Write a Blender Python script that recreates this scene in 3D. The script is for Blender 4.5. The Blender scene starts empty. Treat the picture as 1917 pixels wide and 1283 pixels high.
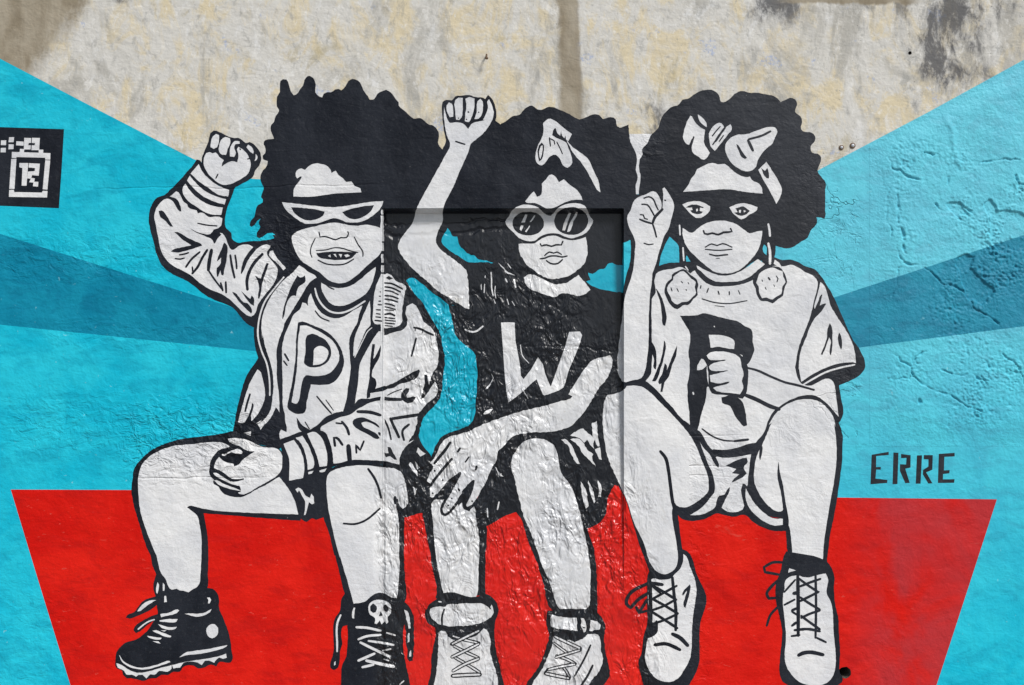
import bpy, math, random
from mathutils import Vector
from mathutils.geometry import delaunay_2d_cdt

# ---------------------------------------------------------------- survey of the wall
# One survey unit ("px") is 1/450 m on the wall face.  (958.5, 641.5) lies straight in front of the camera.
U = 450.0
CX, CY = 958.5, 641.5
GROUND = 1345.0                       # where the wall meets the pavement
EYE = (GROUND - CY) / U               # camera height, 1.56 m
DIST = 4.3                            # camera to wall face, m

scene = bpy.context.scene
col = scene.collection

# ---------------------------------------------------------------- camera
cam_d = bpy.data.cameras.new('camera')
cam = bpy.data.objects.new('camera', cam_d)
col.objects.link(cam)
cam.location = (0, -DIST, EYE)
cam.rotation_euler = (math.radians(90), 0, 0)
cam_d.sensor_width = 36
cam_d.lens = 36 * DIST / (1917 / U)
cam_d.clip_end = 2000
scene.camera = cam

# ---------------------------------------------------------------- sky and sun (soft light from the upper right)
SUN_EL, SUN_AZ = math.radians(43), math.radians(37)     # azimuth measured from the wall normal towards the right
world = bpy.data.worlds.new('World')
scene.world = world
world.use_nodes = True
wn = world.node_tree.nodes
sky = wn.new('ShaderNodeTexSky')
sky.sky_type = 'NISHITA'
sky.sun_disc = False
sky.sun_elevation = SUN_EL
sky.sun_rotation = math.pi - SUN_AZ
sky.air_density = 1.0
sky.dust_density = 1.2
sky.ozone_density = 1.0
wn['Background'].inputs['Strength'].default_value = 0.08
veil = wn.new('ShaderNodeHueSaturation')                 # thin overcast: the sky is paler than a clear one
veil.inputs['Saturation'].default_value = 0.5
world.node_tree.links.new(sky.outputs['Color'], veil.inputs['Color'])
world.node_tree.links.new(veil.outputs['Color'], wn['Background'].inputs['Color'])

sun_d = bpy.data.lights.new('sun', 'SUN')
sun_d.energy = 2.7
sun_d.angle = math.radians(15)
sun_d.color = (1.0, 0.975, 0.94)
sun = bpy.data.objects.new('sun', sun_d)
col.objects.link(sun)
sdir = Vector((math.sin(SUN_AZ) * math.cos(SUN_EL), -math.cos(SUN_AZ) * math.cos(SUN_EL), math.sin(SUN_EL)))
sun.rotation_euler = sdir.to_track_quat('Z', 'Y').to_euler()
sun.location = (4, -6, 7)

vs = scene.view_settings
vs.view_transform = 'Standard'
vs.look = 'None'
vs.exposure = 0.30
scene.render.engine = 'CYCLES'
scene.cycles.max_bounces = 4
scene.cycles.diffuse_bounces = 2
scene.cycles.glossy_bounces = 2
vs.gamma = 1.0
vs.use_curve_mapping = False

# ---------------------------------------------------------------- small node-expression helper
class X:
    """socket wrapper: arithmetic on it makes Math nodes"""
    def __init__(s, nt, sock):
        s.nt, s.s = nt, sock
    def _m(s, op, *a, clamp=False):
        n = s.nt.nodes.new('ShaderNodeMath'); n.operation = op; n.use_clamp = clamp
        for i, v in enumerate((s,) + a):
            if isinstance(v, X): s.nt.links.new(v.s, n.inputs[i])
            else: n.inputs[i].default_value = v
        return X(s.nt, n.outputs[0])
    def __add__(s, o): return s._m('ADD', o)
    __radd__ = __add__
    def __sub__(s, o): return s._m('SUBTRACT', o)
    def __rsub__(s, o): return (s * -1.0) + o
    def __mul__(s, o): return s._m('MULTIPLY', o)
    __rmul__ = __mul__
    def pow(s, o): return s._m('POWER', o)
    def abs(s): return s._m('ABSOLUTE')
    def min(s, o): return s._m('MINIMUM', o)
    def max(s, o): return s._m('MAXIMUM', o)
    def step(s, a, b):
        """smooth 0..1 between a and b"""
        n = s.nt.nodes.new('ShaderNodeMapRange'); n.interpolation_type = 'SMOOTHSTEP'
        s.nt.links.new(s.s, n.inputs[0])
        n.inputs[1].default_value = a; n.inputs[2].default_value = b
        n.inputs[3].default_value = 0; n.inputs[4].default_value = 1
        return X(s.nt, n.outputs[0])

class Surf:
    """coordinate and texture access for one node tree; everything is tied to the place on the wall"""
    def __init__(s, nt):
        s.nt = nt
        g = nt.nodes.new('ShaderNodeNewGeometry')
        s.pos = g.outputs['Position']
        sep = nt.nodes.new('ShaderNodeSeparateXYZ')
        nt.links.new(s.pos, sep.inputs[0])
        s.x, s.y, s.z = (X(nt, sep.outputs[i]) for i in range(3))
        s.u = s.x * U + CX
        s.v = s.z * -U + (CY + EYE * U)
    def vec(s, sx=1, sy=1, sz=1, off=0.0):
        m = s.nt.nodes.new('ShaderNodeMapping')
        s.nt.links.new(s.pos, m.inputs[0])
        m.inputs['Scale'].default_value = (sx, sy, sz)
        m.inputs['Location'].default_value = (off, off * 0.7, off * 1.3)
        return m.outputs[0]
    def noise(s, scale, detail=2.0, rough=0.5, dist=0.0, stretch=(1, 1, 1), off=0.0):
        n = s.nt.nodes.new('ShaderNodeTexNoise')
        s.nt.links.new(s.vec(*stretch, off=off), n.inputs['Vector'])
        n.inputs['Scale'].default_value = scale; n.inputs['Detail'].default_value = detail
        n.inputs['Roughness'].default_value = rough; n.inputs['Distortion'].default_value = dist
        return X(s.nt, n.outputs[0])
    def cracks(s, scale, warp=0.35, off=0.0):
        n = s.nt.nodes.new('ShaderNodeTexVoronoi'); n.feature = 'DISTANCE_TO_EDGE'
        nn = s.nt.nodes.new('ShaderNodeTexNoise'); nn.inputs['Scale'].default_value = 5.0; nn.inputs['Detail'].default_value = 4
        s.nt.links.new(s.vec(off=off), nn.inputs['Vector'])
        mx = s.nt.nodes.new('ShaderNodeMix'); mx.data_type = 'VECTOR'; mx.inputs[0].default_value = warp
        s.nt.links.new(s.vec(off=off), mx.inputs[4]); s.nt.links.new(nn.outputs[1], mx.inputs[5])
        s.nt.links.new(mx.outputs[1], n.inputs['Vector'])
        n.inputs['Scale'].default_value = scale
        return X(s.nt, n.outputs['Distance'])
    def box(s, u0, u1, v0, v1, soft):
        a = s.u.step(u0 - soft, u0 + soft); b = s.u.step(u1 + soft, u1 - soft)
        c = s.v.step(v0 - soft, v0 + soft); d = s.v.step(v1 + soft, v1 - soft)
        return a * b * c * d
    def mix(s, fac, a, b):
        m = s.nt.nodes.new('ShaderNodeMix'); m.data_type = 'RGBA'
        if isinstance(fac, X): s.nt.links.new(fac.s, m.inputs[0])
        else: m.inputs[0].default_value = fac
        for i, c in ((6, a), (7, b)):
            if isinstance(c, tuple): m.inputs[i].default_value = (*c, 1) if len(c) == 3 else c
            else: s.nt.links.new(c, m.inputs[i])
        return m.outputs[2]

NL, NR, NT = 716.0, 1168.0, 390.0        # edges of the walled-up doorway (survey units)
SPLIT = 1425.0                            # right of this the render is blistered and cracked

def relief(s, zone):
    """plaster relief in metres, the same under every coat of paint; zone: 'F' face, 'G' blistered right part, 'N' coarse doorway fill"""
    fine = s.noise(85, 2, 0.6, off=7.7) - 0.5
    if True:
        soft = s.noise(3.4, 2, 0.5, 0.4, off=81.0) - 0.5
        med = s.noise(22, 2, 0.55, 0.3, off=3.1) - 0.5
        drag = s.noise(10, 3, 0.6, 1.2, (0.6, 1, 1.5), 5.0) - 0.5
        base = fine * 0.0013 + med * 0.0042 + drag * 0.0030 + soft * 0.012
    if zone == 'N':
        low = s.v.step(640, 920)
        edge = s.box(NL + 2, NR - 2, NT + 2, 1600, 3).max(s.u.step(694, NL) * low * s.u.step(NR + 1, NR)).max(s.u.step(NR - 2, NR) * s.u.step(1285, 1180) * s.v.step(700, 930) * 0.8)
        s.edge = edge
        patchy = s.noise(4.5, 2, 0.5, 0.3, off=71.0).step(0.34, 0.62)
        coarse = (s.v.step(430, 640) * 0.75 + 0.13) * (1.0 - s.u.step(985, 1110) * s.v.step(980, 840) * 0.55) * (patchy * 0.75 + 0.25)
        lin = s.noise(2.2, 2, 0.6, off=2.0)
        big = s.noise(11, 2, 0.5, 0.9, (1, 1, 1), 11.0) - 0.5
        mid = s.noise(16, 2, 0.55, 1.1, (1.2, 1, 0.75), 4.0) - 0.5
        rid = (s.noise(21, 2, 0.6, 0.9, (1, 1, 0.55), 17.0) - 0.5).abs()
        rough = big * 0.026 + mid * 0.030 - rid * 0.026
        co = ((s.v + lin * 70 + big * 30 - 464).abs().step(7, 0) + (s.v + lin * 70 + big * 30 - 444).abs().step(4, 0) * 0.7) * s.u.step(1010, 900) * (patchy * 0.7 + 0.3)
        co = co + ((s.v + lin * 60 + big * 22 - 676).abs().step(5, 0) * 0.35 + (s.v + lin * 60 + big * 22 - 802).abs().step(6, 0) * 0.3) * patchy
        h = base * (1.0 - edge * 0.8) + edge * (rough * coarse * 1.1 - co * 0.0045)
        # rounded lower left arris
        h = h - s.u.step(696, 722) * low * (s.u - NL).step(7, 0) * 0.008
        return h
    if zone == 'H':                                         # flaking render is modelled; only its grain is left to the bump
        return base + fine * 0.0014 + (s.noise(40, 2, 0.6, 0.5, off=3.1) - 0.5) * 0.0018
    h = base
    if zone == 'F':
        lin = s.noise(2.6, 3, 0.65, off=2.0)
        d = (s.v + lin * 30 - 367).abs().step(2.4, 0.0) * s.u.step(120, 260) * s.u.step(760, 600) * 0.0016
        d = d + (s.v + lin * 30 - 908).abs().step(2.6, 0.0) * s.u.step(230, 280) * s.u.step(560, 420) * 0.0022
        d = d + ((s.v + lin * 22 - 826).abs().step(2.6, 0.0) + (s.v + lin * 22 - 884).abs().step(2.6, 0.0) + (s.v + lin * 26 - 905).abs().step(2.2, 0.0) * 0.7) * s.u.step(1165, 1185) * s.u.step(1420, 1290) * 0.0026
        bl = s.box(235, 520, 770, 905, 34) + s.box(10, 480, 740, 850, 50) * 0.7 + s.box(470, 560, 400, 560, 25) * 0.9 + s.box(560, 700, 395, 480, 40) * 0.35
        bl = bl + s.box(1168, 1215, 640, 820, 14) * 1.2 + s.box(1200, 1420, 800, 980, 50) * 0.5 + s.box(1168, 1330, 1000, 1500, 30) * 0.55 + s.box(1195, 1245, 250, 300, 12) * 0.7
        bl = bl + s.box(0, 330, 430, 530, 40) * 0.6 + s.box(-50, 140, 1090, 1350, 60) * 0.35 + s.box(90, 420, 590, 660, 30) * 0.35
        blob = s.noise(25, 3, 0.60, 0.8, (0.8, 1, 1.1), 31.0) - 0.5
        h = h - d + bl * blob * 0.017
    else:
        reg = s.noise(2.3, 2, 0.55, off=9.4)
        zone_m = s.u.step(1490, 1600) * s.v.step(240, 330) * s.v.step(880, 790)
        hot = (s.box(1560, 1640, 690, 850, 40) + s.box(1640, 1760, 270, 470, 50) * 0.9 + s.box(1790, 2100, 380, 640, 36) * 1.25 + s.box(1500, 1620, 395, 520, 34) * 0.7).min(1.3)
        m = hot * reg.step(0.36, 0.56) + zone_m * reg.step(0.52, 0.66) * 0.4
        lump = s.noise(15, 4, 0.66, 0.7, off=13.0)
        flake = s.noise(6, 4, 0.66, 0.5, off=21.0)
        h = h + m * ((lump - 0.5) * 0.024 - lump.step(0.50, 0.62) * 0.003) * s.u.step(1640, 1590)
        h = h - zone_m * flake.step(0.585, 0.60) * 0.004 * hot.max(0.2) * s.u.step(1640, 1590)
        cr = s.cracks(2.6, 0.42, 1.7)
        h = h - zone_m * cr.step(0.010, 0.0) * reg.step(0.44, 0.54) * 0.005 * s.u.step(1640, 1590)
        bl = s.box(1440, 1525, 770, 840, 16) + s.box(1480, 1560, 880, 980, 30) * 0.5 + s.box(1480, 1545, 270, 380, 20) * 0.7 + s.box(1600, 1700, 1180, 1500, 40) * 0.6
        h = h + bl * (lump - 0.5) * 0.010
    return h

def make_materials(key, name, colour_fn, rough, niche_rough, spec, niche_spec, zones='FGN'):
    for zone in zones:
        m = bpy.data.materials.new(name + {'F': '', 'G': ' on cracked render', 'H': ' on flaking render', 'N': ' on coarse fill'}[zone])
        m.use_nodes = True
        nt = m.node_tree
        b = nt.nodes['Principled BSDF']
        s = Surf(nt)
        h = relief(s, zone)
        bump = nt.nodes.new('ShaderNodeBump')
        bump.inputs['Strength'].default_value = 1.0
        bump.inputs['Distance'].default_value = 1.0
        nt.links.new(h.s, bump.inputs['Height'])
        nt.links.new(bump.outputs[0], b.inputs['Normal'])
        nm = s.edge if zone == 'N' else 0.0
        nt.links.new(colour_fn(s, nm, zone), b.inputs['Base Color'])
        if zone == 'N':
            nt.links.new((nm * (niche_rough - rough) + rough).s, b.inputs['Roughness'])
            nt.links.new((nm * (niche_spec - spec) + spec).s, b.inputs['Specular IOR Level'])
        else:
            b.inputs['Roughness'].default_value = rough
            b.inputs['Specular IOR Level'].default_value = spec
        MAT[key + zone] = m

def dirty(s, colour, nm, dirt=(0.36, 0.32, 0.24)):
    """grime caught in the pits, more of it on the coarse fill"""
    a = s.noise(17, 4, 0.7, 0.8, (1, 1, 0.7), 51.0).step(0.58, 0.74)
    c = s.noise(60, 2, 0.7, 0.4, off=52.0).step(0.62, 0.74)
    return s.mix((a * 0.55 + c * 0.5) * (nm * 0.42 + 0.20), colour, dirt)

def sheen_tint(s, c, amount, zone, pale=(0.60, 0.62, 0.64)):
    """paler towards the upper right: soft sky sheen put into the paint colour"""
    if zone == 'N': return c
    k = s.u.step(900, 1750) * s.v.step(1250, 400)  # ramp of the painted-in sheen
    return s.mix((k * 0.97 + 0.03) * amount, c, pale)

def col_white(s, nm, zone):
    c = s.mix(s.noise(4.5, 4, 0.65, off=1.0).step(0.3, 0.72), (0.60, 0.61, 0.635), (0.75, 0.75, 0.75))
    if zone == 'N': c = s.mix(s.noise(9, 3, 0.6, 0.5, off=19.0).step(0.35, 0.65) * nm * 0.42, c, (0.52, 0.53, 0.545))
    return dirty(s, c, nm)

def col_black(s, nm, zone):
    c = s.mix(s.noise(6, 3, 0.62, 0.5, (1, 1, 0.5), 2.0).step(0.3, 0.7), (0.007, 0.009, 0.0145), (0.017, 0.020, 0.028))
    n = s.noise(70, 2, 0.6, off=61.0)
    c = s.mix(n.step(0.55, 0.75) * 0.30, c, (0.055, 0.058, 0.064))
    c = s.mix(n.step(0.765, 0.775) * 0.7, c, (0.42, 0.42, 0.41))
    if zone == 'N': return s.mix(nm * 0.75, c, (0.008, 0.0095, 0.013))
    return sheen_tint(s, c, 0.040, zone)

def blue_variation(s, deep, mid, pale, nm, zone, blend):
    a = s.noise(3.4, 5, 0.66, 0.6, off=3.0).step(0.34, 0.66)
    b = s.noise(13, 4, 0.66, 0.6, (0.5, 1, 1.25), 4.0)
    c = s.mix(a, mid, pale)
    c = s.mix(b.step(0.46, 0.68) * 0.60, c, deep)
    c = s.mix(b.step(0.46, 0.26) * 0.55, c, pale)
    c = s.mix(s.noise(42, 3, 0.7, 0.4, off=92.0).step(0.69, 0.74) * 0.55, c, (0.30, 0.60, 0.66))
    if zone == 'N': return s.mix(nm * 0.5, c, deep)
    return sheen_tint(s, c, blend, zone, (0.36, 0.70, 0.80))

def col_blue(s, nm, zone):
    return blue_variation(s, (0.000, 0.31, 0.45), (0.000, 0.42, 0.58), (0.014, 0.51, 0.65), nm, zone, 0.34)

def col_deep_blue(s, nm, zone):
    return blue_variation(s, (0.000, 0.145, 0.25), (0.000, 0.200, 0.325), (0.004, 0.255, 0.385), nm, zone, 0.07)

def col_red(s, nm, zone):
    a = s.noise(3.2, 4, 0.65, 0.6, off=5.0).step(0.32, 0.70)
    b = s.noise(12, 4, 0.62, 0.5, (0.5, 1, 1.2), 6.5)
    c = s.mix(a, (0.56, 0.005, 0.002), (0.68, 0.012, 0.005))
    c = s.mix(b.step(0.47, 0.70) * 0.45, c, (0.38, 0.005, 0.005))
    c = s.mix(s.noise(48, 3, 0.7, 0.5, (0.5, 1, 1.4), 91.0).step(0.66, 0.72) * 0.5, c, (0.66, 0.10, 0.075))
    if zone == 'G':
        red_sheen = s.u.step(1555, 1690) * s.noise(3.0, 3, 0.6, 0.8, off=22.0).step(0.30, 0.58)
        c = s.mix(red_sheen * 0.85, c, (0.42, 0.030, 0.036))  # sheen at the right end, put into the red as a duller tone
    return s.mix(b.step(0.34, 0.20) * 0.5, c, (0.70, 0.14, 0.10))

def col_concrete(s, nm, zone):
    st = (1.0, 1, 0.45)                                        # weathering runs downwards
    white, cream, grey, ochre = (0.60, 0.585, 0.545), (0.64, 0.55, 0.37), (0.29, 0.29, 0.275), (0.42, 0.36, 0.22)
    n1 = s.noise(6.5, 5, 0.74, 0.7, (1, 1, 0.6), 1.0)
    n2 = s.noise(3.8, 5, 0.74, 0.6, (1, 1, 0.5), 12.0)
    n3 = s.noise(24, 4, 0.75, 0.5, (1, 1, 0.6), 40.0)
    n4 = s.noise(70, 2, 0.7, off=41.0)
    c = s.mix(n1.step(0.46, 0.63) * 0.9, white, cream)
    c = s.mix(n1.step(0.42, 0.32) * 0.8, c, (0.70, 0.70, 0.69))
    c = s.mix(n2.step(0.50, 0.64) * 0.85, c, (0.41, 0.395, 0.355))
    c = s.mix(n2.step(0.40, 0.30) * 0.6, c, ochre)
    c = s.mix(n3.step(0.54, 0.68) * 0.50, c, grey)
    c = s.mix(n3.step(0.45, 0.33) * 0.6, c, (0.72, 0.71, 0.68))
    c = s.mix(n4.step(0.60, 0.76) * 0.35, c, (0.28, 0.27, 0.24))
    blue = s.noise(7, 2, 0.6, 0.4, off=45.0).step(0.66, 0.70) * n4.step(0.45, 0.6)
    c = s.mix(blue * 0.6, c, (0.32, 0.40, 0.60))
    brown_n = s.noise(6, 4, 0.65, 0.5, (1.6, 1, 0.5), 65.0)
    brown = s.mix(brown_n.step(0.3, 0.7), (0.235, 0.195, 0.135), (0.37, 0.325, 0.25))
    if zone == 'F':
        # bare brown render: a patch at the upper left and a washed-out channel
        w = (brown_n - 0.5) * 80 + (n3 - 0.5) * 70
        patch = ((s.u + w) * 0.93 + s.v * 0.75).step(192, 128) * (s.u + w).step(205, 150)
        chan = (s.u + w * 0.22 + s.v * -0.03 - 1061).abs().step(26, 12)
        rim = (s.u + w * 0.22 + s.v * -0.03 - 1079).abs().step(9, 1)
        c = s.mix(rim * 0.7, c, (0.20, 0.165, 0.115))
        c = s.mix(patch.max(chan * 0.95).min(1.0), c, brown)
    if zone in 'FG':
        # black mould under the coping and around the crowns of the figures
        mould = s.box(1700, 1850, -60, 185, 60) * 1.15 + s.box(1560, 1700, -60, 20, 40) * 0.7 + s.box(215, 250, -30, 8, 8) * 0.9 + s.box(1400, 1500, -60, 45, 25) + s.box(1420, 1450, 120, 200, 22) * 0.9 + s.box(1210, 1262, 190, 262, 18) * 0.8 + s.box(1850, 2100, -80, 40, 40) * 0.7
        mm = s.noise(7, 6, 0.74, 0.5, (1.3, 1, 0.55), 55.0) * 0.7 + n3 * 0.3 + (mould - 1.0) * 0.14
        c = s.mix(mm.step(0.38, 0.52) * mould.min(1.0) * 0.55, c, (0.16, 0.16, 0.165))
        c = s.mix(mm.step(0.47, 0.56) * mould.min(1.0) * 0.75, c, (0.07, 0.07, 0.075))
        c = s.mix(n4.step(0.70, 0.73) * s.u.step(1250, 1500) * 0.65, c, (0.08, 0.08, 0.075))
    if zone == 'G':
        topl = (s.v + (brown_n - 0.5) * 24).step(10, 4) * s.u.step(1440, 1500) * s.u.step(1740, 1690)
        c = s.mix(topl, c, brown)
    return c

MAT = {}
make_materials('W', 'white paint', col_white, 0.55, 0.31, 0.35, 1.0)
make_materials('K', 'black paint', col_black, 0.52, 0.33, 0.15, 0.42)
make_materials('C', 'turquoise paint', col_blue, 0.50, 0.29, 0.16, 0.5, 'FGNH')
make_materials('D', 'deep turquoise paint', col_deep_blue, 0.50, 0.29, 0.16, 0.5, 'FGNH')
make_materials('R', 'red paint', col_red, 0.46, 0.29, 0.16, 0.5)
make_materials('B', 'weathered whitewash', col_concrete, 0.85, 0.7, 0.3, 0.3)
def plain(name, c, rough, metal=0.0, scale=30):
    m = bpy.data.materials.new(name); m.use_nodes = True
    nt = m.node_tree; b = nt.nodes['Principled BSDF']; s = Surf(nt)
    k = s.noise(scale, 5, 0.65).step(0.3, 0.7)
    nt.links.new(s.mix(k, tuple(x * 0.7 for x in c), tuple(min(1, x * 1.25) for x in c)), b.inputs['Base Color'])
    b.inputs['Roughness'].default_value = rough; b.inputs['Metallic'].default_value = metal
    return m
MAT['asphalt'] = plain('asphalt', (0.055, 0.055, 0.056), 0.9, 0, 60)
MAT['paving'] = plain('concrete paving', (0.30, 0.29, 0.27), 0.85, 0, 25)
MAT['rust'] = plain('rusty steel', (0.16, 0.10, 0.06), 0.7, 0.4, 300)
MAT['zinc'] = plain('zinc cap', (0.45, 0.47, 0.50), 0.5, 0.3, 200)
MAT['mortar'] = plain('old mortar', (0.10, 0.085, 0.07), 0.95, 0, 80)

# ---------------------------------------------------------------- planes of the wall
DEPTH_T = 0.055                                     # doorway fill: set back under the lintel, flush with the wall lower down
NB = 1120.0                                         # where it comes flush
ZT_FACE = EYE + (CY - NT) / U
z_flush = EYE + (CY - NB) / U
b_sl = DEPTH_T / (ZT_FACE - z_flush)
a_sl = -b_sl * z_flush                              # y = a_sl + b_sl * z
XL, XR = (NL - CX) / U, (NR - CX) / U
SOF = 0.30                                          # the soffit slopes down a little towards the back

def face_point(p): return (p[0] - CX) / U, (CY - p[1]) / U          # X, Z - EYE on the wall face
def hit(region, p, off):
    """where the line of sight through survey point p meets that plane; off lifts it off the plane"""
    Xf, Zf = face_point(p)
    if region[0] == 'F': return (Xf, -off, EYE + Zf)
    if region == 'N':
        t = (DIST + a_sl + b_sl * EYE) / (DIST - b_sl * Zf)
        return (Xf * t, -DIST + DIST * t - off, EYE + Zf * t)
    if region == 'L':
        t = XL / Xf; return (XL + off, -DIST + DIST * t, EYE + Zf * t)
    if region == 'Rt':
        t = XR / Xf; return (XR - off, -DIST + DIST * t, EYE + Zf * t)
    if region == 'S':
        t = (ZT_FACE - EYE + SOF * DIST) / (Zf + SOF * DIST)
        return (Xf * t, -DIST + DIST * t, EYE + Zf * t - off)
def project(x, y, z):
    t = DIST / (DIST + y); return (x * t * U + CX, CY - (z - EYE) * t * U)
def inner(x_side, z):
    y = a_sl + b_sl * z; return project(x_side, y, z)
# z where the soffit meets the fill: z = ZT - SOF*y, y = a + b z
z_in = (ZT_FACE - SOF * a_sl) / (1 + SOF * b_sl)
iL, iR = inner(XL, z_in), inner(XR, z_in)
FAR = 6000.0
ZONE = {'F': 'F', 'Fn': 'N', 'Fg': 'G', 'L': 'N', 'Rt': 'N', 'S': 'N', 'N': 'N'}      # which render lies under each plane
REGIONS = [
    ('F', [(-FAR, -FAR), (690, -FAR), (690, FAR), (-FAR, FAR)]),
    ('F', [(690, -FAR), (NL, -FAR), (NL, 600), (690, 600)]),
    ('Fn', [(690, 600), (NL, 600), (NL, FAR), (690, FAR)]),
    ('F', [(NR, -FAR), (SPLIT, -FAR), (SPLIT, 600), (NR, 600)]),
    ('Fn', [(NR, 600), (1290, 600), (1290, FAR), (NR, FAR)]),
    ('F', [(1290, 600), (SPLIT, 600), (SPLIT, FAR), (1290, FAR)]),
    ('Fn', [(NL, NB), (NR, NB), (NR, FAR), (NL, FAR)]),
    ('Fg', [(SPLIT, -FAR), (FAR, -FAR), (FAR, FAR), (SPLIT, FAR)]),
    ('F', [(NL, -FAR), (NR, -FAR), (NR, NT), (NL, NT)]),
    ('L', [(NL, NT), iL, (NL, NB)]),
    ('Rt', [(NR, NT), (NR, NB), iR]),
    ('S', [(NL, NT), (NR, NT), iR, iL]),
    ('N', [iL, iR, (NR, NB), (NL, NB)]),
]
def _ccw(poly):
    a = sum(poly[i][0] * poly[(i + 1) % len(poly)][1] - poly[(i + 1) % len(poly)][0] * poly[i][1] for i in range(len(poly)))
    return poly if a > 0 else poly[::-1]
REGIONS = [(k, _ccw(p), (min(q[0] for q in p), min(q[1] for q in p), max(q[0] for q in p), max(q[1] for q in p))) for k, p in REGIONS]

def clip(tri, poly):
    out = tri
    n = len(poly)
    for i in range(n):
        ax, ay = poly[i]; bx, by = poly[(i + 1) % n]
        ex, ey = bx - ax, by - ay
        src, out = out, []
        if not src: return out
        d = [ex * (p[1] - ay) - ey * (p[0] - ax) for p in src]
        for j in range(len(src)):
            k = (j + 1) % len(src)
            if d[j] >= 0: out.append(src[j])
            if (d[j] >= 0) != (d[k] >= 0):
                t = d[j] / (d[j] - d[k])
                out.append((src[j][0] + (src[k][0] - src[j][0]) * t, src[j][1] + (src[k][1] - src[j][1]) * t))
    return out

# ---------------------------------------------------------------- outlines
def smooth(pts, closed):
    n = len(pts); out = []
    def corner(i):
        if not closed and i in (0, n - 1): return True
        p, q, r = pts[(i - 1) % n], pts[i], pts[(i + 1) % n]
        a = math.atan2(q[1] - p[1], q[0] - p[0]); b = math.atan2(r[1] - q[1], r[0] - q[0])
        d = abs((b - a + math.pi) % (2 * math.pi) - math.pi)
        return d > 1.15
    cs = [corner(i) for i in range(n)]
    for i in range(n if closed else n - 1):
        p1, p2 = pts[i], pts[(i + 1) % n]
        L = math.hypot(p2[0] - p1[0], p2[1] - p1[1])
        if L < 1e-6: continue
        p0 = pts[(i - 1) % n] if not cs[i] else p1
        p3 = pts[(i + 2) % n] if not cs[(i + 1) % n] else p2
        def tang(a, b, c):
            # tangent limited by the shorter neighbour, so that long and short spans do not overshoot
            la = math.hypot(b[0] - a[0], b[1] - a[1]); lc = math.hypot(c[0] - b[0], c[1] - b[1])
            if la < 1e-6 or lc < 1e-6: return None
            dx = (b[0] - a[0]) / la + (c[0] - b[0]) / lc; dy = (b[1] - a[1]) / la + (c[1] - b[1]) / lc
            m = math.hypot(dx, dy)
            return (dx / m * L, dy / m * L) if m > 1e-6 else None
        t1 = tang(p0, p1, p2) or (p2[0] - p1[0], p2[1] - p1[1])
        t2 = tang(p1, p2, p3) or (p2[0] - p1[0], p2[1] - p1[1])
        k = max(1, min(6, int(L / 4)))
        for j in range(k):
            t = j / k; t_2, t_3 = t * t, t * t * t
            h1, h2, h3, h4 = 2 * t_3 - 3 * t_2 + 1, t_3 - 2 * t_2 + t, -2 * t_3 + 3 * t_2, t_3 - t_2
            out.append((h1 * p1[0] + h2 * t1[0] + h3 * p2[0] + h4 * t2[0], h1 * p1[1] + h2 * t1[1] + h3 * p2[1] + h4 * t2[1]))
    if not closed: out.append(pts[-1])
    return out

rng = random.Random(7)
def stroke(pts, w):
    """outline of a brush stroke: slightly uneven width, rounded ends"""
    c = smooth(pts, False) if len(pts) > 2 else [(pts[0][0] + (pts[1][0] - pts[0][0]) * t / 3, pts[0][1] + (pts[1][1] - pts[0][1]) * t / 3) for t in range(4)]
    n = len(c); L, Rr = [], []
    for i in range(n):
        a, b = c[max(0, i - 1)], c[min(n - 1, i + 1)]
        dx, dy = b[0] - a[0], b[1] - a[1]; m = math.hypot(dx, dy) or 1
        nx, ny = -dy / m, dx / m
        f = i / (n - 1)
        e = min(f, 1 - f)
        ww = w / 2 * (0.86 + 0.14 * min(1, e * 6)) * (1 + rng.uniform(-0.06, 0.06))
        L.append((c[i][0] + nx * ww, c[i][1] + ny * ww)); Rr.append((c[i][0] - nx * ww, c[i][1] - ny * ww))
    def cap(a, b):        # half circle from a to b, bulging outwards
        mx, my = (a[0] + b[0]) / 2, (a[1] + b[1]) / 2
        r = math.hypot(a[0] - mx, a[1] - my); t0 = math.atan2(a[1] - my, a[0] - mx)
        return [(mx + r * 0.9 * math.cos(t0 - math.pi * j / 4), my + r * 0.9 * math.sin(t0 - math.pi * j / 4)) for j in (1, 2, 3)]
    return L + cap(L[-1], Rr[-1]) + Rr[::-1] + cap(Rr[0], L[0])

def wobble(pts, a):
    if a < 0.25:                  # brushed edge: steadier on smooth plaster, ragged over the coarse fill
        out = []
        for p in pts:
            k = 0.85 if NL < p[0] < NR and p[1] > 470 else 0.38
            out.append((p[0] + rng.uniform(-k, k), p[1] + rng.uniform(-k, k)))
        return out
    return [(p[0] + rng.uniform(-a, a), p[1] + rng.uniform(-a, a)) for p in pts]

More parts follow.
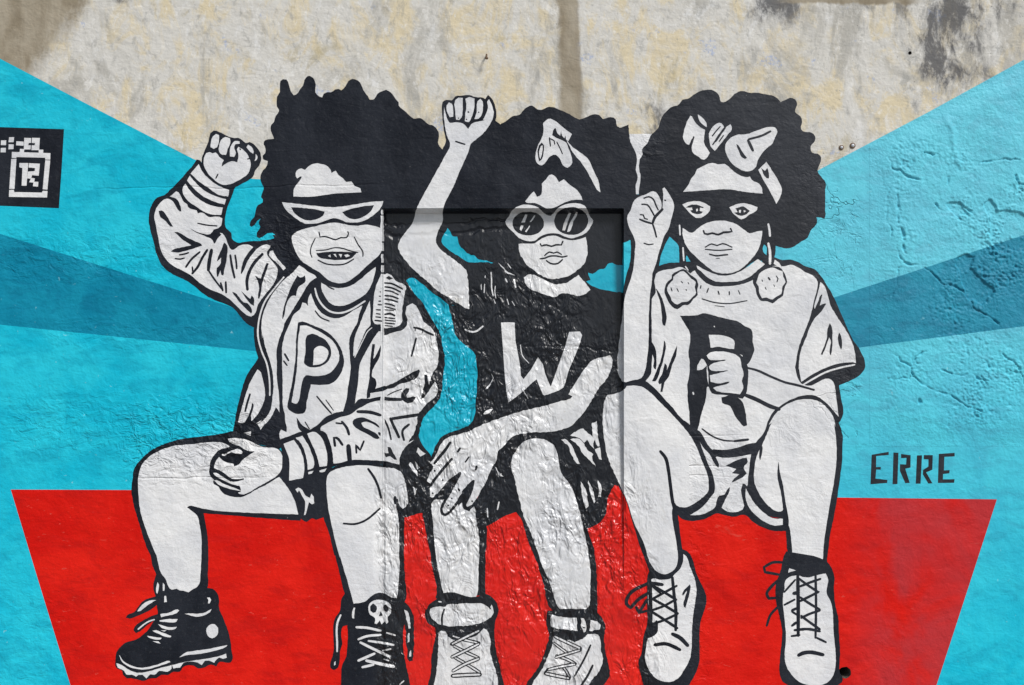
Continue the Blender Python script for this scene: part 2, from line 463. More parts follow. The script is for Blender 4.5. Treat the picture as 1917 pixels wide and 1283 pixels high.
CELL = 6
LEVEL = {}
STEP = 0.00006                                     # one coat of paint
class Sheet:
    """collects painted shapes of one part and builds them as one mesh lying on the wall"""
    def __init__(s): s.v, s.f, s.m, s.mats = [], [], [], []
    def add(s, key, loop, holes=(), level=None):
        # drop doubled points, then triangulate
        pts, edges, faces = [], [], []
        def put(lp):
            i0 = len(pts)
            for p in lp:
                if len(pts) == i0 or math.hypot(p[0] - pts[-1][0], p[1] - pts[-1][1]) > 0.05: pts.append(Vector(p))
            return list(range(i0, len(pts)))
        faces.append(put(loop))
        for h_ in holes:
            ids = put(h_)
            edges += [(ids[i], ids[(i + 1) % len(ids)]) for i in range(len(ids))]
        v2, _, f2, _, _, _ = delaunay_2d_cdt(pts, edges, faces, 1, 1e-5)
        tris = []
        for f in f2:
            t = [(v2[i].x, v2[i].y) for i in f]
            if holes:
                cx = sum(q[0] for q in t) / 3; cy = sum(q[1] for q in t) / 3
                if any(inside((cx, cy), h_) for h_ in holes): continue
            tris.append(t)
        cells = set()
        for t in tris:
            x0, x1 = min(q[0] for q in t), max(q[0] for q in t); y0, y1 = min(q[1] for q in t), max(q[1] for q in t)
            if x1 < -60 or x0 > 1980 or y1 < -60 or y0 > 1400: continue
            for cx in range(int(max(x0, -60) // CELL), int(min(x1, 1980) // CELL) + 1):
                for cy in range(int(max(y0, -60) // CELL), int(min(y1, 1400) // CELL) + 1):
                    # a cell counts when it lies near the triangle
                    if len(t) == 3 and (x1 - x0 > CELL or y1 - y0 > CELL):
                        if not near((cx * CELL + CELL / 2, cy * CELL + CELL / 2), t): continue
                    cells.add((cx, cy))
        if level is None:
            level = 1 + max((LEVEL.get(c, 0) for c in cells), default=0)
        for c in cells: LEVEL[c] = max(LEVEL.get(c, 0), level)
        s.cells = cells
        off = level * STEP
        for t in tris:
            t = _ccw(t)
            x0, x1 = min(q[0] for q in t), max(q[0] for q in t); y0, y1 = min(q[1] for q in t), max(q[1] for q in t)
            for kind, poly, bb in REGIONS:
                if x1 < bb[0] or x0 > bb[2] or y1 < bb[1] or y0 > bb[3]: continue
                c = clip(t, poly)
                if len(c) < 3: continue
                area = sum(c[i][0] * c[(i + 1) % len(c)][1] - c[(i + 1) % len(c)][0] * c[i][1] for i in range(len(c)))
                if abs(area) < 1e-4: continue
                i0 = len(s.v)
                s.v += [hit(kind, q, off) for q in c]
                s.f.append(list(range(i0, i0 + len(c)))[::-1])
                mk = key + ZONE[kind]
                if mk not in s.mats: s.mats.append(mk)
                s.m.append(s.mats.index(mk))
    def merge(s, o):
        i0 = len(s.v); s.v += o.v; s.f += [[i + i0 for i in f] for f in o.f]
        for k in o.m:
            mk = o.mats[k]
            if mk not in s.mats: s.mats.append(mk)
            s.m.append(s.mats.index(mk))
        s.cells = s.cells | o.cells
    def build(s, name, parent=None):
        me = bpy.data.meshes.new(name)
        me.from_pydata(s.v, [], s.f)
        for k in s.mats: me.materials.append(MAT[k])
        me.polygons.foreach_set('material_index', s.m)
        # weld the pieces of the sheet
        import bmesh
        bm = bmesh.new(); bm.from_mesh(me)
        bmesh.ops.remove_doubles(bm, verts=bm.verts, dist=2e-5)
        c = Vector((0, -1, 0))
        for f in bm.faces:
            f.normal_update()
            if f.normal.dot(c) < -0.05: f.normal_flip()
        bm.to_mesh(me); bm.free()
        me.update()
        o = bpy.data.objects.new(name, me)
        col.objects.link(o)
        if parent: o.parent = parent
        return o

def near(p, t):
    # inside the triangle grown by about a cell
    g = CELL * 0.75
    a = (t[1][0] - t[0][0]) * (t[2][1] - t[0][1]) - (t[1][1] - t[0][1]) * (t[2][0] - t[0][0])
    sgn = 1 if a > 0 else -1
    for i in range(3):
        ax, ay = t[i]; bx, by = t[(i + 1) % 3]
        ex, ey = bx - ax, by - ay; m = math.hypot(ex, ey) or 1
        if sgn * (ex * (p[1] - ay) - ey * (p[0] - ax)) / m < -g: return False
    return True
def inside(p, poly):
    r = False; j = len(poly) - 1
    for i in range(len(poly)):
        if (poly[i][1] > p[1]) != (poly[j][1] > p[1]) and p[0] < (poly[j][0] - poly[i][0]) * (p[1] - poly[i][1]) / (poly[j][1] - poly[i][1]) + poly[i][0]: r = not r
        j = i
    return r

def tag(o, label=None, cat=None, group=None, kind=None):
    if label: o['label'] = label
    if cat: o['category'] = cat
    if group: o['group'] = group
    if kind: o['kind'] = kind
    return o
def empty(name, loc):
    o = bpy.data.objects.new(name, None); o.empty_display_size = 0.1
    o.location = loc
    col.objects.link(o); return o
def adopt(o, parent):
    o.parent = parent
    o.matrix_parent_inverse = parent.matrix_basis.inverted()
def box_mesh(name, x0, x1, y0, y1, z0, z1, mat, parent=None):
    me = bpy.data.meshes.new(name)
    v = [(x, y, z) for x in (x0, x1) for y in (y0, y1) for z in (z0, z1)]
    me.from_pydata(v, [], [(0, 1, 3, 2), (4, 6, 7, 5), (0, 4, 5, 1), (2, 3, 7, 6), (0, 2, 6, 4), (1, 5, 7, 3)])
    me.materials.append(MAT[mat])
    o = bpy.data.objects.new(name, me); col.objects.link(o)
    return o

# ---------------------------------------------------------------- reading the drawings
# Each line is one painted shape: colour (K black, W white, C turquoise; lower case = straight edges; S / V = black / white
# brush stroke with its width first), then survey points; a letter switches to that detail sheet (origin and scale given by '#').
def parse(text, base_scale=1.0):
    sheets, parts = {}, []
    for ln in text.strip().splitlines():
        t = ln.split()
        if not t: continue
        if t[0] == '#': sheets[t[1]] = (float(t[2]), float(t[3]), float(t[4])); continue
        if t[0] == '@': parts.append([t[1], t[2] if len(t) > 2 else None, []]); continue
        op = t[0]; i = 1; w = None
        if op in 'SV': w = float(t[1]); i = 2
        cur = None; pts = []
        first = None
        while i < len(t):
            if t[i][0].isalpha(): cur = sheets[t[i]]; first = first or cur; i += 1; continue
            pts.append((cur[0] + float(t[i]) / cur[2], cur[1] + float(t[i + 1]) / cur[2])); i += 2
        parts[-1][2].append((op, w / first[2] if w else None, pts))
    return parts

def paint(text, name, label, cat, group, loc_px):
    X0, Z0 = face_point(loc_px)
    root = empty(name, (X0, -0.002, EYE + Z0))
    tag(root, label, cat, group)
    made = {}
    for pname, owner, shapes in parse(text):
        groups = []                                   # shapes that touch one another stay one mesh
        for op, w, pts in shapes:
            sh = Sheet()
            if op in 'SV': sh.add('K' if op == 'S' else 'W', stroke(pts, w))
            elif op.islower(): sh.add(op.upper(), wobble(pts, 0.3))
            else: sh.add(op, wobble(smooth(pts, True), 0.22))
            hits = [g for g in groups if pname not in LOOSE or g.cells & sh.cells]
            if hits:
                g = hits[0]
                for other in hits[1:]: g.merge(other); groups.remove(other)
                g.merge(sh)
            else: groups.append(sh)
        groups.sort(key=lambda g: -len(g.cells))
        for i, g in enumerate(groups):
            o = g.build(pname)
            adopt(o, made[owner] if owner else root)
            if not owner and i == 0: made[pname] = o
    return root
LOOSE = {'lace', 'finger', 'shorts', 'hand', 'sock', 'cuff', 'collar_tick'}
G1 = '''
# A 270 230 4.992
# B 470 130 4.992
# C 470 370 4.992
# D 270 430 4.992
# E 430 600 4.992
# F 600 500 7.488
# G 600 660 7.488
# H 230 780 4.992
# I 500 790 4.992
# J 200 1040 5.281
# M 580 1040 5.281
# L 380 800 9.167
@ hair
K B 215 655 200 610 183 560 190 520 215 490 230 435 262 390 260 375 240 350 240 320 243 260 268 210 268 150 275 110 300 92 335 98 355 150 385 228 400 243 420 238 455 190 485 155 500 100 530 65 550 60 580 80 605 140 600 215 640 255 665 265 680 230 715 212 745 215 785 188 820 185 845 198 880 160 910 110 945 90 1000 105 1030 145 1050 195 1090 250 1110 285 1150 278 1180 230 1225 205 1262 192 1320 230 1360 290 1380 310 1382 338 1450 400 1520 460 1580 455 1620 480 1650 510 1710 530 1745 570 1757 610 1748 680 1760 720 1785 745 1860 800 C 1660 60 1480 300 1420 450 1500 620 1560 720 1455 770 1440 830 1300 745 1240 720 1200 690 1000 770 800 840 650 770 D 1450 340 1325 420 1240 400 1130 215 1150 110 A 1160 1100 1210 1085 1222 1045 1200 1030 1150 1035 1110 1065 1075 1080 1050 1065 1050 1030 1085 975 1070 935 1090 895 1060 915 1030 955 1000 975 985 960 990 925 1030 880 1040 830 1060 770 1105 745 1108 720 1090 695 1110 640 1115 600 1090 555 1085 510 1110 445 1148 400 1155 360 1110 340 1105 310 1130 285 1135 245 1115 200 1118 175 1160 155 1215 152
@ leg
K H 1060 140 900 165 700 190 530 215 380 260 260 320 170 400 110 480 90 580 80 690 95 800 130 930 170 1060 220 1220 J 430 0 450 100 490 190 560 400 900 420 990 330 1000 150 1005 0 H 800 1250 790 1100 770 980 755 905 900 915 1200 940 1500 965 1660 975 1700 800 1580 640 1470 560 1300 300
W H 145 570 165 480 230 390 340 320 480 275 640 260 820 240 930 245 995 275 1200 400 1470 575 1540 650 1600 760 1645 915 1500 910 1200 900 1000 890 800 870 700 850 620 835 600 850 640 880 690 920 715 1000 735 1130 735 1283 J 935 0 925 200 915 280 880 320 840 340 810 365 760 350 720 345 690 330 640 340 610 310 590 250 530 160 490 0 H 300 1270 240 1120 190 980 160 860 145 700
@ shorts
K I 120 520 210 640 260 740 300 880 350 930 370 935 420 900 460 915 520 895 570 905 580 640 580 480 640 420 350 490 200 530
W I 265 630 290 615 330 640 360 690 400 710 415 670 435 700 440 760 420 770 390 750 375 810 360 870 345 870 355 800 355 740 320 680 300 640 285 660
K I 1370 160 1420 160 1440 190 1530 320 1560 380 1520 450 1490 560 1530 680 1545 750 1545 900 1460 850 1280 890 1220 860 1210 780 1280 700 1300 560 1260 470 1220 430 1240 340 1290 240
W I 1340 220 1380 195 1420 250 1480 300 1430 320 1400 280 1375 305
W I 1310 360 1360 400 1400 460 1412 505 1370 470 1330 410
W I 1385 365 1425 430 1405 445
W I 1360 610 1400 630 1378 690
@ leg
K I 620 425 760 392 900 385 1100 405 1240 435 1290 500 1330 690 1310 800 1250 830 1245 880 1285 890 1280 1283 M 940 200 935 470 900 490 430 500 350 390 300 200 250 0 I 630 1250 570 1010 530 900 545 800 548 600 560 480
W I 570 490 640 445 760 415 900 405 1080 425 1200 440 1260 480 1290 560 1310 660 1310 780 1270 815 1240 780 1220 720 1195 720 1210 800 1230 950 1235 1283 M 885 0 885 200 860 455 830 450 780 410 730 375 660 375 600 410 540 460 435 480 380 280 320 80 295 0 I 680 1270 620 1040 590 900 565 750 555 600
S 24 I 945 440 1000 520 1040 610 1065 710
S 20 I 715 950 820 955 920 920 1055 810
S 32 I 1195 705 1200 760
@ jacket
K A 490 345 455 400 400 460 330 540 250 620 190 675 120 700 75 760 45 850 45 930 65 1030 95 1140 110 1220 D 115 220 150 310 200 370 270 420 380 470 470 530 540 590 620 640 740 690 830 730 880 790 940 860 1000 905 1025 915 1025 960 1030 1050 1050 1150 E 235 210 250 300 265 350 230 410 180 480 140 560 110 660 85 760 60 870 45 970 25 1060 150 1090 250 1150 380 1180 470 1200 I 130 240 145 330 140 420 110 500 200 560 350 545 560 460 620 420 760 395 900 385 1100 405 1230 430 1290 445 G 1390 1280 1380 1130 1400 1060 1430 960 1470 880 1560 790 1650 680 1700 560 1720 280 1745 150 1740 50 F 1710 1100 1690 990 1640 860 1580 760 1500 630 1440 510 1340 400 1260 290 1200 190 C 1400 740 1240 700 1200 520 900 700 480 500 320 350 200 350 A 1220 1080 1160 1095 1060 1105 960 1110 870 1120 820 1080 815 1030 770 990 755 950 760 860 790 760 830 660 850 600 700 590 560 440 520 350
W A 300 640 240 690 300 710 345 800 350 830 330 830 290 770 250 720 210 710 150 750 105 820 95 880 110 960 130 1070 150 1170 200 1270 D 260 330 350 380 440 430 520 500 620 560 740 610 830 680 900 750 960 800 1000 812 1040 780 1060 710 1120 620 1200 520 1245 420 1245 370 1200 300 1150 240 1145 210 1175 170 1180 150 1140 140 1080 160 1020 220 970 290 930 380 905 420 905 380 930 290 970 220 1020 165 1000 150 940 140 880 155 835 190 815 190 790 150 760 80 730 35 705 30 720 50 680 90 660 130 650 130 640 100 560 60 470 20 A 425 985 470 1010 560 1040 620 1040 650 1000 690 985 720 960 730 895 700 880 600 880 540 840 500 850 490 820 450 810 410 790 400 760 370 740 350 700 320 650
K A 135 825 165 820 210 870 240 920 270 970 245 970 200 920 150 880
S 14 A 500 940 590 958 680 965
K A 280 1020 310 1020 390 1065 480 1110 535 1135 540 1150 480 1170 400 1195 300 1215 250 1205 270 1185 350 1165 440 1145 350 1085
S 16 A 330 1235 375 1228 415 1215
S 16 A 290 1270 340 1275 375 1265
S 20 D 390 350 440 280 520 210
S 24 D 450 410 500 350 540 270 590 190
S 16 D 450 350 455 400
S 34 D 630 190 610 290 600 380
S 18 D 600 380 660 470 730 560
S 20 D 715 500 735 570
S 20 D 762 490 766 590
K D 745 120 775 150 775 250 755 350 740 430 720 420 715 380 690 440 680 440 680 360 710 330 720 260 680 300 700 230 730 170
S 22 D 805 240 820 340 845 450
S 18 D 850 240 860 300 865 365
S 30 D 1105 230 1030 310 980 400 960 480 965 560
K D 1145 310 1165 320 1130 420 1105 500 1090 600 1075 650 1065 640 1075 550 1060 480 1035 430 1090 460 1110 400
K D 820 580 850 590 930 680 965 690 1010 770 1000 785 950 740 890 680
K D 905 575 990 650 1005 615 1025 640 1025 715 1000 700 950 640
W D 1175 200 1205 195 1215 225 1270 300 1325 360 1300 380 1240 310 1165 235
V 15 D 1305 445 1210 560 1130 670 1085 790 1065 900 1062 1000 E 262 80 268 170 300 290 345 400 368 520 375 620 375 700
W D 1450 335 1390 400 1310 470 1230 560 1160 670 1115 780 1095 900 1105 1020 E 305 120 340 270 380 390 400 480 410 620 400 720 385 830 330 920 260 970 280 1000 290 1025 310 990 370 930 410 860 430 810 450 830 465 860 465 800 455 650 440 520 440 400 440 280 460 180 500 80 D 1310 880 1370 780 1430 680 1480 600 1540 500 1590 460 1610 450 1600 430 1540 400 1490 360
K D 1430 430 1460 450 1500 430 1510 480 1440 540 1420 620 1380 620 1330 700 1310 800 1290 840 1300 750 1340 620 1380 520
W E 260 460 280 470 310 560 330 660 325 740 290 830 250 890 205 940 200 890 225 790 210 770 190 850 160 920 130 960 80 950 90 900 120 800 150 690 200 560
S 20 E 190 690 165 770 145 850
W E 130 1050 200 1040 195 1080
W E 245 965 300 930 270 960
W F 690 470 700 600 695 700 700 820 640 880 590 1000 530 1130 470 1250 460 1250 465 1100 490 960 540 830 600 680 660 540
V 13 F 720 852 660 905 610 1000 550 1120 480 1265
W F 770 960 820 905 880 905 900 960 1060 910 1180 860 1220 770 1195 650 1210 560 1290 510 1360 570 1400 650 1450 770 1540 840 1600 930 1630 1050 1650 1150 G 1655 60 1635 200 1590 280 1600 390 1640 480 1625 600 1560 660 1480 730 1390 840 1350 925 1355 960 1340 1040 1300 1150 1230 1260 I 1370 165 1290 240 1245 320 1235 400 1100 368 950 358 800 355 640 390 620 390 610 280 580 170 545 100 500 80 500 60 G 60 980 150 930 280 890 410 860 520 790 640 730 690 650 640 650 550 650 480 720 500 600 530 400 550 170 600 60 F 700 1080
K G 725 -118 765 -115 750 0 745 90 800 0 845 -110 880 -110 840 40 780 150 730 250 725 340 770 370 785 420 770 510 860 480 920 470 1040 420 1200 330 1380 235 1400 260 1350 350 1250 410 1080 460 1030 500 940 510 880 540 770 560 700 570 690 630 650 650 655 530 680 420 690 250 700 100
S 52 G -10 1025 100 960 280 880 400 850 520 765 660 690 760 660 870 645 960 655 1130 660
K G 1130 590 1200 500 1250 500 1240 550 1200 600 1220 640 1300 615 1335 630 1320 670 1220 715 1180 690 1140 670
S 16 G 940 600 1040 550 1140 515
K G 1460 310 1500 320 1520 460 1590 270 1640 260 1680 300 1620 390 1560 480 1500 570 1430 640 1410 650 1420 580 1460 450
S 42 G 980 925 1020 1020 1060 1100 1100 1190
S 45 G 1000 930 1200 900 1400 870
S 28 G 900 950 950 1060 990 1220
S 36 G 1240 1010 1150 1100 1170 1230
S 48 G 520 830 700 840 840 880
K G 830 1060 740 1010 640 970 570 990 590 1030 700 1090 800 1150 830 1200 800 1215 650 1140 500 1060 450 1000 470 940 550 910 680 940 820 1030
S 36 G 820 1130 855 1170
S 26 G 220 990 300 1000
S 38 G 300 970 370 1060 400 1150
S 26 I 635 225 625 150 650 150 705 215
S 48 I 760 225 772 360
S 20 I 835 290 830 215 870 265 905 180
K I 1120 230 1150 240 1180 290 1215 350 1190 350 1150 320 1110 330 1090 290 1140 290
S 32 F 1310 850 1400 870 1500 920 1580 955
S 14 F 1330 870 1325 900
S 14 F 1430 900 1425 930
S 28 F 1340 1000 1310 1120 1275 1250
@ cuff jacket
W A 510 385 545 460 600 520 680 580 740 610 795 630 785 690 700 675 600 610 500 540 435 475
W A 425 495 480 560 570 640 680 690 765 715 750 765 650 735 540 680 450 600 400 540
W A 385 570 440 650 520 720 620 770 735 795 720 860 640 860 560 830 480 780 400 720 360 650 365 600
@ cuff jacket
W I 155 205 250 170 300 240 340 350 350 440 335 525 205 550 205 350
W I 265 150 330 130 400 250 440 400 430 430 380 450 375 380 350 270 310 190
W I 375 110 440 95 510 150 550 250 565 360 560 410 490 420 460 300 410 190
W I 385 470 435 455 420 485 385 490
W I 490 455 555 435 540 465 490 470
@ collar jacket
W F 820 170 850 100 900 100 960 95 1020 150 1050 200 1120 220 1195 270 1190 340 1160 480 1145 650 1140 780 1090 830 900 860 870 810 760 800 735 760 740 600 750 420 770 300
S 18 F 835 350 860 350
S 18 F 822 410 852 412
S 20 F 815 480 858 482
S 20 F 805 530 858 532
S 20 F 782 600 855 605
S 20 F 782 655 858 665
S 20 F 775 700 858 710
S 24 F 765 750 860 760
S 26 F 900 225 1000 235 1150 310
S 26 F 905 280 1000 295 1120 350
S 24 F 905 330 1000 345 1090 390
S 26 F 905 402 1000 412 1090 445
S 26 F 905 450 1000 465 1080 492
S 24 F 905 515 980 525 1040 548
S 20 F 905 558 1050 595
S 16 F 905 600 1030 610
S 30 F 905 665 980 655 1040 682
S 22 F 905 708 1040 725
S 18 F 905 745 1050 760
S 20 F 905 785 1040 798
S 16 F 905 822 1010 832
K F 915 150 960 128 1015 162 960 185
@ neck
W C 655 795 660 860 700 940 760 1000 830 1015 900 1000 980 960 1080 890 1130 800 1160 700 1165 650 1120 680 1040 750 960 810 860 845 770 840 700 820
S 14 C 690 800 730 838 775 858
@ shirt
V 17 C 598 850 620 930 670 1010 740 1065 830 1080 930 1050 1065 968
W D 1555 600 1530 660 1535 715 1510 690 1480 680 1450 750 1400 790 1360 880 1310 1000 1290 1100 1290 1200 E 490 280 490 400 495 560 495 700 500 820 515 870 520 940 535 1020 530 1045 500 1030 480 1020 465 1060 470 1110 560 1080 650 1045 760 1015 840 960 900 900 1050 850 1060 850 1090 740 1110 600 1130 450 1120 300 1120 180 1150 100 1200 0 C 1000 1140 1040 1010 950 1060 870 1110 800 1130 700 1105 640 1060 590 980 560 895
S 14 C 600 1060 650 1120 730 1155
S 20 E 515 315 550 375
S 16 E 505 380 537 422
S 16 E 815 710 880 790 950 870
S 11 E 900 745 970 842
K E 625 905 680 980 745 1020 690 1060 640 1000
S 12 E 705 950 745 1015
@ letter shirt
K E 640 20 680 10 760 40 860 80 950 140 1010 210 1050 290 1070 380 1050 470 1010 540 950 590 860 605 760 600 740 680 720 770 700 860 640 875 570 850 540 810 550 740 580 600 600 470 615 350 620 200 630 90
W E 660 50 700 45 780 75 880 130 960 190 1010 270 1025 350 1000 420 950 480 870 515 780 520 710 515 690 540 665 640 635 770 620 780 580 765 600 640 625 480 635 330 640 180
K E 725 140 760 125 840 150 910 200 945 270 940 350 890 410 800 440 730 430 700 410 710 300
W E 795 265 850 240 920 285 915 340 870 400 780 420 785 340
@ face
W B 395 1190 400 1120 440 1060 475 1005 460 1000 430 1020 418 1000 425 950 470 925 505 940 540 905 600 880 660 885 720 910 742 940 752 970 790 948 830 1000 860 1020 890 1055 940 1050 965 1090 1020 1115 1030 1150 800 1160 550 1190
W C 385 360 450 310 600 270 700 245 800 235 870 250 980 265 1090 255 1160 270 1225 290 1222 400 1215 510 1150 580 1060 660 960 750 880 795 800 800 720 770 640 700 540 640 460 580 410 490 385 420
@ nose face
S 14 C 635 325 645 370 690 365 740 380 790 395 840 375 890 375 910 340 905 320
S 11 C 600 380 560 470 555 520 570 560
S 13 C 965 370 1000 440 1045 510 1045 550
@ mouth face
K C 610 520 700 510 820 505 990 515 930 570 820 585 700 575 630 555
S 12 C 610 495 700 490 780 470 850 475 930 500 1000 515
S 14 C 625 585 700 620 800 630 880 620 960 575
W C 720 545 740 532 745 560
W C 768 530 792 528 802 562
W C 818 530 852 530 840 562
W C 870 537 900 530 925 545 890 560
@ sunglasses
W C 290 45 400 55 560 75 720 90 850 85 1000 60 1120 42 1238 35 1210 100 1150 160 1060 215 970 235 890 230 840 215 800 205 740 205 660 235 560 250 480 235 400 180 340 130 305 80
S 14 C 520 252 620 248 720 215 770 200 830 212 900 242 1040 244
@ lens sunglasses
K C 375 90 450 95 560 105 690 130 670 170 620 200 540 215 470 195 410 150
@ lens sunglasses
K C 850 135 960 100 1060 80 1150 72 1120 130 1050 180 970 205 900 185
@ hand
K L 120 640 130 580 200 470 290 385 440 345 460 330 400 270 420 180 560 170 720 190 860 240 1000 310 1200 335 1330 390 1400 480 1460 560 1460 700 1440 800 1310 850 1100 980 900 1080 780 1150 650 1200 500 1190 370 1150 300 1080 270 1020 190 980 170 940 190 900 130 850 110 800
W L 430 200 500 190 620 190 760 220 880 270 1010 335 1120 350 1250 360 1330 420 1360 500 1360 620 1340 740 1270 830 1150 910 950 1020 800 1110 700 1150 620 1140 600 1125 650 1100 640 1020 560 960 450 930 560 935 700 900 700 880 600 890 480 880 400 810 300 750 190 700 200 640 230 560 280 510 340 570 430 610 520 630 540 670 600 650 680 560 780 490 890 410 780 410 700 370 640 330 500 280 440 230
W L 175 785 230 780 300 830 400 890 470 930 560 960 640 1000 560 1010 400 950 280 880 200 820
W L 190 915 240 905 330 960 450 1010 560 1050 650 1090 560 1090 400 1040 260 980
S 26 L 200 850 260 880 360 930 480 985 630 1025
S 28 L 200 720 320 775 420 850 500 900 600 908 695 888
S 20 L 290 1010 420 1060 640 1105
W L 320 460 380 460 450 420 530 390 590 365 650 390 690 430 660 455 580 460 490 430 430 455 380 495 340 490
@ fist
K A 540 330 570 250 600 170 620 100 650 75 700 85 750 110 840 145 880 140 920 165 945 190 985 182 1040 215 1085 280 1092 350 1075 400 1040 440 1020 500 970 540 900 575 850 605 760 605 680 580 600 510 550 440 540 400
W A 640 130 670 105 700 115 700 160 680 230 650 245 620 230 625 180
W A 720 160 760 135 800 145 805 190 780 250 765 300 730 300 700 270 700 220
W A 820 200 850 170 890 175 895 195 850 200 840 240 855 280 840 320 800 315 800 270
W A 955 230 970 205 1000 225 1025 270 1020 290 990 270
W A 1040 290 1058 310 1050 350 1030 360 1040 330
W A 580 285 610 275 640 285 670 280 700 320 745 350 730 380 725 410 770 380 820 360 870 370 880 330 880 290 865 250 880 225 920 250 960 290 980 330 995 370 990 430 975 470 930 510 850 555 780 580 720 575 650 530 600 480 570 430 555 380 560 330
S 13 A 690 480 670 520
S 14 A 895 243 899 253
S 12 A 965 340 985 335
@ boot
K J 490 180 550 200 590 260 605 320 640 345 810 370 915 300 990 320 1050 330 1090 370 1110 430 1110 520 1160 640 1200 750 1225 860 1235 950 1245 1020 1220 1060 1170 1060 1120 1050 1080 1100 1030 1080 960 1110 900 1120 860 1090 760 1100 720 1150 660 1150 600 1185 540 1180 490 1215 430 1215 370 1240 290 1225 240 1215 200 1215 160 1180 150 1140 90 1110 85 1040 95 960 130 910 190 860 290 830 360 780 420 720 460 650 500 600 490 480 480 400 460 340 465 260
K J 490 400 430 420 360 450 310 510 270 560 200 590 185 615 230 625 300 600 370 570 430 540 510 480
K J 510 575 420 610 330 660 280 700 262 740 290 770 330 750 400 690 460 650 510 620
W J 990 415 1020 415 1030 440 1015 475 1000 475 1005 440
W J 765 575 850 575 920 575 980 560 1035 530 1020 560 940 600 880 605
W J 1042 678 1085 695 1102 745 1085 795 1042 818 1000 795 982 748 1000 700
W J 715 1010 770 965 850 945 980 930 1080 910 1190 885 1180 900 1080 940 900 975 800 985
@ sole boot
W J 120 980 160 1040 230 1085 330 1110 400 1105 500 1080 620 1045 630 1055 500 1100 400 1125 320 1125 220 1100 150 1050
W J 95 1065 150 1085 200 1120 300 1160 400 1150 540 1110 640 1085 640 1120 600 1150 520 1140 470 1180 430 1175 390 1215 350 1180 310 1180 290 1200 250 1180 190 1175 170 1140 110 1110
W J 645 1085 740 1060 860 1040 980 1020 1100 1000 1180 970 1185 1010 1150 1020 1110 1010 1060 1060 1010 1040 970 1040 940 1085 900 1060 840 1050 760 1060 720 1110 690 1110 660 1120
@ lace boot
W J 500 265 515 290 510 340 500 380 490 370 492 300
W J 555 270 570 290 570 350 555 350
W J 570 400 585 400 595 460 565 465
W J 300 555 330 510 390 460 450 440 490 440 440 470 380 510 330 550
V 14 J 310 730 370 680 420 650 470 635
W J 530 580 620 565 700 535 715 545 690 570 600 595 535 610
W J 520 640 600 630 700 630 690 655 600 660 525 655
W J 505 680 540 690 620 710 695 705 680 725 610 735 540 715
W J 450 745 490 740 540 760 640 795 630 810 570 800 500 770
W J 400 795 460 805 545 815 530 830 450 825 410 810
W J 450 850 510 850 530 870 500 865
W J 530 740 590 740 570 752
@ boot
K M 350 370 310 440 300 540 250 620 230 720 235 850 235 950 205 1060 205 1110 240 1135 280 1110 295 1050 300 950 320 880 310 760 330 700 370 690 375 780 370 900 360 1000 320 1080 310 1200 310 1500 1010 1500 980 1200 950 1080 930 950 920 760 930 680 945 720 950 850 965 950 960 1000 980 1050 1020 1040 1030 900 1030 700 1020 580 980 500 900 440 800 410 730 375 650 375 560 450 430 480
W M 435 515 450 520 440 570 440 625 420 620 418 560
V 19 M 305 590 275 660 265 750 270 850 270 950
W M 935 540 960 550 985 620 995 720 980 725 960 650
W M 970 770 985 770 985 850 965 860
W M 985 950 1000 940 1000 1000 985 1005
W M 240 1060 255 1045 255 1080 240 1090
@ skull boot
W M 690 440 750 450 795 490 805 550 790 590 770 610 775 660 755 680 740 650 710 680 690 640 660 680 640 670 645 620 600 590 580 540 590 480 630 445
K M 628 475 660 500 666 530 650 562 625 570 598 545 595 505
K M 755 485 778 510 780 545 765 565 742 550 725 520 735 495
K M 680 600 700 550 725 590 705 600
@ lace boot
V 24 M 460 710 560 715 700 745
V 24 M 480 830 560 800 700 785
V 22 M 580 845 720 865 830 885
V 26 M 500 860 620 920 790 1000
V 26 M 480 1040 550 1010 640 970
V 30 M 560 1040 690 1070 830 1100
V 24 M 520 1105 630 1080
V 16 M 760 765 845 790
V 16 M 725 940 800 925
V 12 M 730 1025 780 1040
V 12 M 890 1275 930 1240
'''
